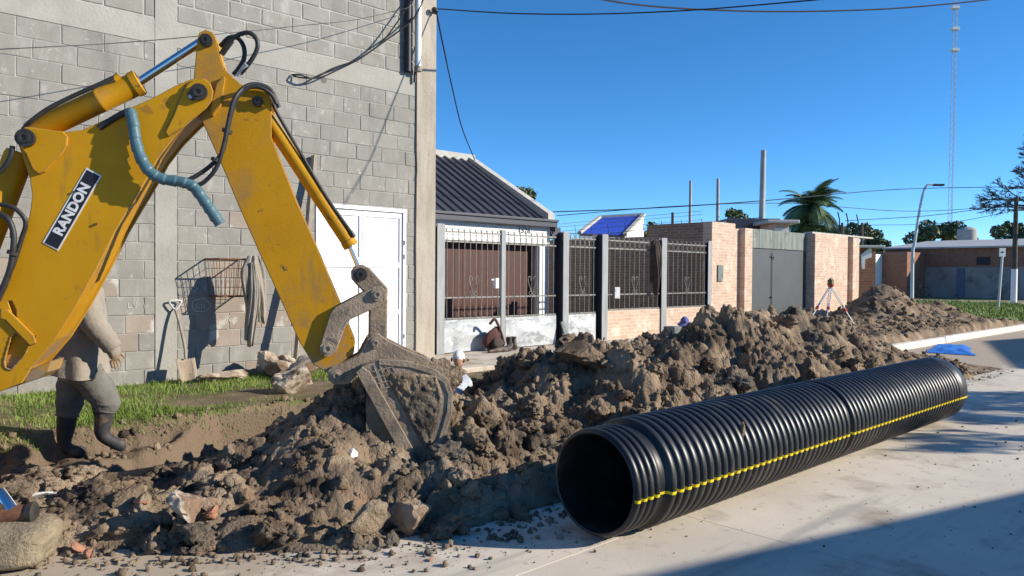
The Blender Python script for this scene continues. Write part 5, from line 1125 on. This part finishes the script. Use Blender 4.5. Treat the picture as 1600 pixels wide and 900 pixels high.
a0_, b0_ = Vector((q[0].x, q[0].y, 0)), Vector((q[1].x, q[1].y, 0)); gm.add([a0_, b0_, q[1], q[0]], [(3, 2, 1, 0)]).add([a0_, g0, q[3] - Vector((0, 0, .06)), q[0] - Vector((0, 0, .06))], [(0, 1, 2, 3)]).add([b0_, g1, q[2] - Vector((0, 0, .06)), q[1] - Vector((0, 0, .06))], [(3, 2, 1, 0)])
gm.build('wall', M['white_paint'], br)
# dark-roofed outbuilding and brick room behind the grey gate
def block_house(px0, px1, yt, dep, deep, mt, name, label, cat, roofmt=None, roof_h=.25, zb=.0, skew=0.0):
    a, b = at(px0, 430, dep), at(px1, 430, dep + skew); zt = at((px0+px1)/2, yt, dep).z; d = (b-a); d.z = 0; nn = Vector((-d.y, d.x, 0)).normalized()
    if nn.dot(f0) < 0: nn = -nn
    a.z = b.z = zb; root = empty(name, (a + b)/2, label, cat)
    MB().prism([a, b, b + nn*deep, a + nn*deep], (0, 0, zt - zb)).build('wall', M[mt], root)
    if roofmt:
        e = d.normalized()*.25; z = Vector((0, 0, zt - zb + .003)); MB().prism([a - e - nn*.3 + z, b + e - nn*.3 + z, b + e + nn*(deep+.2) + z, a - e + nn*(deep+.2) + z], (0, 0, roof_h)).build('roof', M[roofmt], root, bevel=.03)
    return root, a, b, nn, zt
block_house(1142, 1203, 361, 27, 5, 'brick_dark', 'outbuilding', 'low outbuilding with dark sheet roof behind the grey gate', 'building', 'roof_dark', .42)
rt, a, b, nn, zt = block_house(1205, 1232, 350, 25.5, 3, 'brick_pale', 'brick_room', 'small brick room with white window above the grey gate', 'building', 'sheet_roof', .12)
c = a.lerp(b, .5); c.z = zt - .42; ex = (b-a).normalized()
MB().obox(c - nn*.02, ex*.2, Vector((0, 0, .28)), nn*.04).build('window', M['white_paint'], rt)
rt, a, b, nn, zt = block_house(1054, 1111, 350, 24, 4, 'brick_dark', 'brick_shed', 'brown brick shed behind the fence and pale pier', 'building')
rt, a, b, nn, zt = block_house(1338, 1368, 388, 33, 4, 'brick_red', 'gable_annex', 'red brick annex with white gable strip past the brick end wall', 'building', 'sheet_roof', .12)
ga, gb, gc_ = at(1346, 398, 32.9), at(1362, 385, 32.9), at(1362, 402, 32.9); gd = at(1351, 420, 32.9); MB().prism([ga, gb, gc_, at(1352, 405, 32.9), gd, at(1347, 420, 32.9)], f0*.08).build('gable_strip', M['white_paint'], rt)
# far sheds across the cross street
def far_wall(pxa, pxb, y_top, X, mt, name, label, roofmt=None, rz=.5, depth=8):
    ya, yb = on_X(pxa, 430, X).y, on_X(pxb, 430, X).y; zt = on_X((pxa+pxb)/2, y_top, X).z
    root = empty(name, (X, (ya+yb)/2, 0), label, 'building'); MB().box((X, yb, -.05), (X + depth, ya, zt)).build('wall', M[mt], root)
    if roofmt: MB().prism([(X - .5, yb - .2, zt - .05), (X + depth + .3, yb - .2, zt + rz), (X + depth + .3, yb - .2, zt + rz + .12), (X - .5, yb - .2, zt + .07)], (0, ya - yb + .4, 0)).build('roof', M[roofmt], root)
    return root, ya, yb, zt
far_wall(1336, 1417, 394, 62, 'brick_red', 'red_brick_yard', 'red brick yard wall across the cross street')
rt, ya, yb, zt = far_wall(1385, 1700, 386, 66, 'stained_wall', 'long_shed', 'long stained grey shed with pale sheet roof across the cross street', 'sheet_roof', .9, 10)
MB().box((65.94, yb, zt - 1.5), (65.99, ya, zt - .03)).build('upper_band', M['brick_red'], rt)
for px, w_ in ((1501, .5), (1585, .4)):
    y = on_X(px, 430, 65.9).y; MB().box((65.9, y - w_/2, .1), (65.985, y + w_/2, zt - 1.6)).build('pilaster', M['pale_pilaster'], rt)
y = on_X(1536, 430, 65.9).y; MB().box((65.9, y - .45, zt - 1.35), (65.935, y + .45, zt - .75)).build('vent_window', M['black'], rt)
rt2, ya, yb, zt = far_wall(1320, 1345, 396, 58, 'white_paint', 'white_hut', 'small white hut beside the red brick yard')
tk = at(1511, 368, 70); MB().lathe([(-2.2, 0), (-2.2, .8), (.5, .82), (.75, .5), (.8, 0)], tk, (0, 0, 1), 16).build('water_tank', M['pole'], smooth=40, label='round grey water tank above the long shed', cat='tank')
# bicycle against the shed
bc = on_X(1433, 446, 61); bc.z = .45; bi = empty('bicycle', (bc.x, bc.y, .1), 'bicycle leaning by the far shed wall', 'bicycle')
for s in (-1, 1): MB().tube([(bc.x, bc.y + s*.55 + .34*math.cos(a), .45 + .34*math.sin(a)) for a in np.linspace(0, 6.283, 19)], .02, 5).build('wheel', M['rubber'], bi)
MB().tube([(bc.x, bc.y - .55, .45), (bc.x, bc.y - .15, .9), (bc.x, bc.y + .4, .95), (bc.x, bc.y + .05, .42), (bc.x, bc.y - .15, .9)], .018, 5).tube([(bc.x, bc.y + .55, .45), (bc.x, bc.y + .38, 1.1), (bc.x - .2, bc.y + .38, 1.12)], .018, 5).build('frame', M['dark_steel'], bi)
MB().box((bc.x - .06, bc.y - .3, .93), (bc.x + .06, bc.y - .05, .99)).build('saddle', M['rubber'], bi)

# street lamp
lb = at(1425, 462, 46); lb.z = .16; lt = at(1447, 291, 46); le = at(1463, 289, 46)
sl2 = empty('street_lamp', lb, 'tall pale street lamp with bent arm on the grass plot', 'street lamp')
k0 = at(1429, 380, 46)
MB().tube(smoothpath([lb, Vector((lb.x, lb.y, k0.z - .6)), k0, at(1438, 322, 46), lt, le], 6), [.10 - .045*i/30 for i in range(31)], 10).build('lamp_pole', M['lamp_metal'], sl2, smooth=60)
MB().obox(le + r0*.12, r0*.32, f0*.14, Vector((0, 0, .06))).build('lamp_head', M['dark_steel'], sl2, bevel=.03)
# small sign on a post
sb_ = at(1560, 472, 34); sb_.z = .16; stp = at(1566, 400, 34)
sg = empty('sign_post', sb_, 'small white sign plate on a slender white post', 'sign'); MB().tube([sb_, stp], .05, 8).build('post', M['lamp_metal'], sg, smooth=60)
MB().obox(at(1566, 394.5, 34), r0*.14, Vector((0, 0, .19)), f0*.015).build('sign_plate', M['plastic_white'], sg, bevel=.01)
MB().obox(at(1566, 394, 34) - f0*.018, r0*.06, Vector((0, 0, .03)), f0*.002).build('sign_mark', M['dark_steel'], sg)
# utility poles
def pole(px, yb, yt, dep, r, label, mt='pole', lean=0.0, white=0.0, arm=False):
    b, t_ = at(px, yb, dep), at(px + lean, yt, dep); b.z = 0
    root = empty('utility_pole', b, label, 'pole'); MB().tube([b, t_], [r, r*.7], 10).build('shaft', M[mt], root, smooth=60)
    if white: MB().tube([b + Vector((0, 0, .02)), b.lerp(t_, white)], [r*1.06, r*1.02], 10).build('white_base', M['white_paint'], root, smooth=60)
    if arm:
        for k_ in (.97, .88): c = b.lerp(t_, k_); MB().bar(c - r0*.5, c + r0*.5, .09).build('cross_arm', M['bark'], root)
    return t_
t1 = pole(1188, 362, 235, 27, .125, 'tallest grey concrete pole rising behind the grey gate', lean=5)
t2 = pole(1121, 350, 279, 30, .085, 'slim grey pole rising behind the pale brick pier', lean=1)
t3 = pole(1078, 352, 282, 30, .075, 'thin grey pole rising behind the brown brick shed', lean=1)
t4 = pole(1051, 372, 332, 24, .06, 'short dark post beside the brown brick shed', 'bark')
t5 = pole(1584, 458, 308, 44, .16, 'wooden utility pole with whitewashed base by the far shed', 'bark', lean=4, white=.33, arm=True)
for px in (1316, 1347): pole(px, 380, 348, 36, .08, ['thin dark post with bracket rising past the brick end wall', 'second thin dark post rising near the red brick annex'][px > 1320], 'bark')
# lattice mast
mb_ = at(1484, 352, 150); mb_.z = 0; mt_ = at(1495, -40, 150); ms = empty('radio_mast', mb_, 'very tall thin lattice radio mast on the skyline', 'mast'); lat = MB(); Hm = mt_.z; wd = .42
for k_ in range(3):
    a = k_*2.094; off = Vector((math.cos(a), math.sin(a), 0))*wd; lat.tube([mb_ + off, Vector((mt_.x, mt_.y, Hm)) + off], .045, 4)
N_ = 46
for i in range(N_):
    for k_ in range(3):
        a, b = k_*2.094, (k_+1)*2.094; A_ = mb_.lerp(Vector((mt_.x, mt_.y, Hm)), i/N_) + Vector((math.cos(a), math.sin(a), 0))*wd; B_ = mb_.lerp(Vector((mt_.x, mt_.y, Hm)), (i+1)/N_) + Vector((math.cos(b), math.sin(b), 0))*wd; lat.tube([A_, B_], .022, 3)
lat.build('lattice', M['pole'], ms)
for yy in (78, 45, 12): c = at(1492, yy, 150); MB().obox(c, r0*.7, f0*.5, Vector((0, 0, .25))).build('antenna', M['plastic_white'], ms)
# overhead wires
def span(name, pts, r, label, mt='rubber'):
    P_ = [at(*p) for p in pts]; return MB().tube(smoothpath(P_, 8), r, 5).build(name, M[mt], label=label, cat='wire')
span('overhead_cable', [(900, -8, 11), (1000, 8, 12), (1120, 16, 13), (1250, 18, 14), (1400, 13, 15), (1540, 0, 16), (1640, -14, 17)], .016, 'thick dark cable sagging across the top of the sky', 'navy')
span('overhead_wire', [(685, 14, 11.4), (800, 21, 11.0), (930, 22, 10.6), (1080, 16, 10.2), (1240, 3, 9.7), (1400, -12, 9.2)], .010, 'thin wire running from the building corner across the upper sky')
span('overhead_wire', [(864, 331, 30), (1000, 326, 30), (1188, 314, 30), (1400, 296, 44), (1583, 292, 44), (1700, 293, 44)], .02, 'wire from the house to the utility pole past the palm')
span('overhead_wire', [(870, 337, 34), (1060, 322, 34), (1230, 318, 38), (1420, 330, 44), (1583, 322, 44)], .016, 'lower wire crossing behind the palm')
span('overhead_wire', [(1320, 345, 46), (1460, 336, 45), (1583, 318, 44)], .018, 'short wire rising to the utility pole above the red yard')
span('overhead_wire', [(1330, 352, 52), (1470, 349, 48), (1583, 330, 44)], .016, 'lowest wire sloping up to the utility pole')
span('overhead_wire', [(860, 362, 26), (940, 366, 26), (1050, 352, 27), (1188, 340, 27)], .010, 'thin wire along the lot to the tallest grey pole')

# ---- trees
def leaf_cloud(cs, n, size, seed, squash=.8):
    g = np.random.RandomState(seed); Vs = []
    for (c, r) in cs:
        m_ = int(n*(r**2)); d = g.normal(size=(m_, 3)); d /= np.linalg.norm(d, axis=1)[:,None]; rad = r*(.45 + .6*g.rand(m_)**.5); p = np.array(c) + d*rad[:,None]*np.array([1, 1, squash])
        a = g.normal(size=(m_, 3)); a /= np.linalg.norm(a, axis=1)[:,None]; b = np.cross(a, g.normal(size=(m_, 3))); b /= np.linalg.norm(b, axis=1)[:,None]; s = size*g.uniform(.5, 1.3, m_)[:,None]
        Vs.append(np.stack([p - a*s, p + b*s*.5, p + a*s, p - b*s*.5], 1).reshape(-1, 3))
    V = np.concatenate(Vs); return V, np.arange(len(V)).reshape(-1, 4)
def tree(px, ybase_z, ytop, dep, wpx, label, mt, seed, name='tree', pos=None):
    c = at(px, 430, dep); H = at(px, ytop, dep).z; wr_ = wpx/FPX*dep/2
    if pos: c = Vector((pos[0], pos[1], 0)); H, wr_ = pos[2], pos[3]
    g = random.Random(seed); b = Vector((c.x, c.y, 0))
    root = empty(name, b, label, 'tree'); tr = MB(); ch_ = max(1.2, H - wr_*1.3)
    tr.tube([b, b + Vector((.05*H*g.uniform(-1, 1), .05*H*g.uniform(-1, 1), ch_*.6)), b + Vector((0, 0, ch_))], [H*.028, H*.02, H*.012], 8); cs = []
    nb_ = 15
    for i in range(nb_):
        a = g.uniform(0, 6.28); rr = wr_*math.sqrt(g.random())*.8; z = H - wr_*g.uniform(.25, 1.5); p = b + Vector((math.cos(a)*rr, math.sin(a)*rr, max(z, ch_*.55)))
        r = wr_*g.uniform(.22, .42)
        if p.z + r*.8 > H: p.z = H - r*.8
        cs.append((tuple(p), r)); tr.tube([b + Vector((0, 0, ch_*.5)), (b + Vector((0, 0, ch_*.8))).lerp(p, .5), p], [H*.010, H*.006, H*.002], 5)
    tr.build('trunk', M['bark'], root, smooth=60); V, F = leaf_cloud(cs, 260/max(.3, (wr_*.32)**2)/1.2, wr_*.075 + .05, seed); mk('crown', V, F, M[mt], root)
tree(815, 0, 290, 31, 60, 'sparse treetop showing over the house parapet', 'leaf', 1)
tree(1030, 0, 343, 42, 70, 'feathery green tree beside the blue roof', 'leaf', 2); tree(1240, 0, 328, 40, 100, 'yellowish green tree left of the palm', 'leaf', 3); tree(1305, 0, 352, 45, 80, 'dark bushy tree right of the palm', 'leaf_dark', 4)
tree(1352, 0, 348, 75, 62, 'dark tree behind the red brick annex', 'leaf_dark', 5); tree(1455, 0, 345, 85, 84, 'dark tree behind the long shed left of the water tank', 'leaf_dark', 6); tree(1500, 0, 353, 88, 60, 'low dark tree around the water tank', 'leaf_dark', 8); tree(1590, 0, 345, 80, 70, 'dark tree behind the shed by the utility pole', 'leaf_dark', 7); tree(1155, 0, 325, 50, 50, 'thin pale tree behind the slim pole', 'leaf', 9)
# palm
pb_ = at(1270, 430, 40); pb_.z = 0; ptop = at(1268, 330, 40); pl = empty('palm_tree', pb_, 'palm tree with arching feathery fronds beyond the grey gate', 'palm')
MB().tube([pb_, pb_.lerp(ptop, .5), ptop], [.30, .24, .34], 12).build('trunk', M['bark'], pl, smooth=60)
g = random.Random(4)
for i in range(56):
    a = i*2.4 + g.uniform(-.2, .2); el = g.uniform(-.15, 1.25) if i > 8 else g.uniform(.9, 1.45); Lf = g.uniform(1.7, 2.25); d = Vector((math.cos(a)*math.cos(el), math.sin(a)*math.cos(el), math.sin(el))); p = ptop + Vector((0, 0, .1)); sp = [p.copy()]
    for k_ in range(12): d = (d + Vector((0, 0, -.15))).normalized(); p = p + d*Lf/12; sp.append(p.copy())
    fd = MB().tube(sp, [.03 - .002*k_ for k_ in range(13)], 4)
    for k_ in range(1, 13):
        tg = (sp[k_] - sp[k_-1]).normalized(); sd = tg.cross(Vector((0, 0, 1))); sd = sd.normalized() if sd.length > .01 else Vector((1, 0, 0))
        for h_ in (0, .33, .66):
            c = sp[k_-1].lerp(sp[k_], h_); ll = .55*math.sin(math.pi*min(1, (k_ + h_)/13*.85 + .12)) + .08
            for s in (-1, 1):
                tip = c + sd*s*ll*.8 + tg*ll*.55 - Vector((0, 0, ll*.22)); wv_ = tg*.036; fd.add([c - wv_, c + wv_, tip], [(0, 1, 2)])
    fd.build('frond', M['palm'], pl)
# leafless trees
def bare(px, dep, H, label, seed, pos=None, spread=1.0):
    b = pos or at(px, 430, dep); b = Vector((b.x, b.y, 0)); g = random.Random(seed); root = empty('bare_tree', b, label, 'tree'); tr, tw = MB(), MB()
    def grow(p, d, L_, r, lv):
        q = p + d*L_; mid_ = p.lerp(q, .5) + Vector((g.uniform(-1, 1), g.uniform(-1, 1), g.uniform(-.3, .6)))*L_*.08
        (tr if lv < 3 else tw).tube([p, mid_, q], [max(r, .014), max(r*.82, .013), max(r*.66, .011)], 7 if lv < 2 else (4 if lv < 4 else 3), cap=False)
        if lv >= 7: return
        for _ in range(3 if lv < 4 else 4):
            nd_ = (d + Vector((g.uniform(-1, 1), g.uniform(-1, 1), g.uniform(-.65, .75)))*(.85*spread if lv else .8)).normalized(); grow(q, nd_, L_*g.uniform(.60, .82), r*.6, lv+1)
    grow(b, Vector((0, 0, 1)), H*.30, H*.03, 0); tr.build('trunk', M['bark'], root, smooth=60); tw.build('twigs', M['bark'], root)
bare(1682, 42, 12.5, 'dark leafless tree with dense twigs beside the utility pole', 3, spread=.8)

# unseen houses added behind the camera, shaped to shade the near street and far kerb
def shade_house(x0, x1, y0, y1, ez, apex, label, mt):
    root = empty('house', ((x0+x1)/2, y1, 0), label, 'house'); xm_ = (x0+x1)/2
    MB().prism([(x0, y1, 0), (x1, y1, 0), (x1, y1, ez), (xm_, y1, apex), (x0, y1, ez)], (0, y0 - y1, 0)).build('wall', M[mt], root)
    for s in (-1, 1):
        a = (xm_, y1 + .0, apex); b = (x0 - .3 if s < 0 else x1 + .3, y1, ez - .3*(apex-ez)/((x1-x0)/2)); MB().add([Vector(a) + Vector((0, .05, .03)), Vector(b) + Vector((0, .05, .03)), Vector(b) + Vector((0, y0 - y1 - .1, .03)), Vector(a) + Vector((0, y0 - y1 - .1, .03))], [(0, 1, 2, 3) if s < 0 else (3, 2, 1, 0)]).build('roof', M['sheet_roof'], root).modifiers.new('solid', 'SOLIDIFY').thickness = .08
    for wx in (x0 + (x1-x0)*.22, x0 + (x1-x0)*.72): wn = MB().box((wx - .6, y1, 1.0), (wx + .6, y1 + .05, 2.1)).build('window', M['white_paint'], root); MB().box((wx - .52, y1 + .051, 1.08), (wx + .52, y1 + .056, 2.02)).build('window_pane', M['glass'], wn)
    MB().box((xm_ - .5, y1, .05), (xm_ + .5, y1 + .05, 2.1)).build('door', M['wood'], root)
shade_house(3.1, 11.7, -13, -4.25, 3.03, 3.94, 'unseen gabled house across the street, shaped to shade the near street', 'white_paint')
shade_house(21.6, 36, -13, -4.4, 4.5, 5.6, 'larger unseen gabled house across the street, sized to shade the far kerb', 'brick_pale')
bare(0, 0, 4.4, 'unseen leafless tree added between the gabled houses to cast shade on the street', 8, Vector((14.6, -3.9, 0)))  # unseen tree, added for the twig shadows it throws on the street
tree(0, 0, 0, 10, 10, 'small round unseen tree added by the gabled house corner for its street shadow', 'leaf', 21, pos=(12.7, -3.7, 3.75, .55))  # this and the next are unseen trees added for shadow patches on the road
tree(0, 0, 0, 10, 10, 'slender unseen tree added right of the round one for its street shadow', 'leaf', 22, pos=(14.4, -3.8, 4.1, .4))
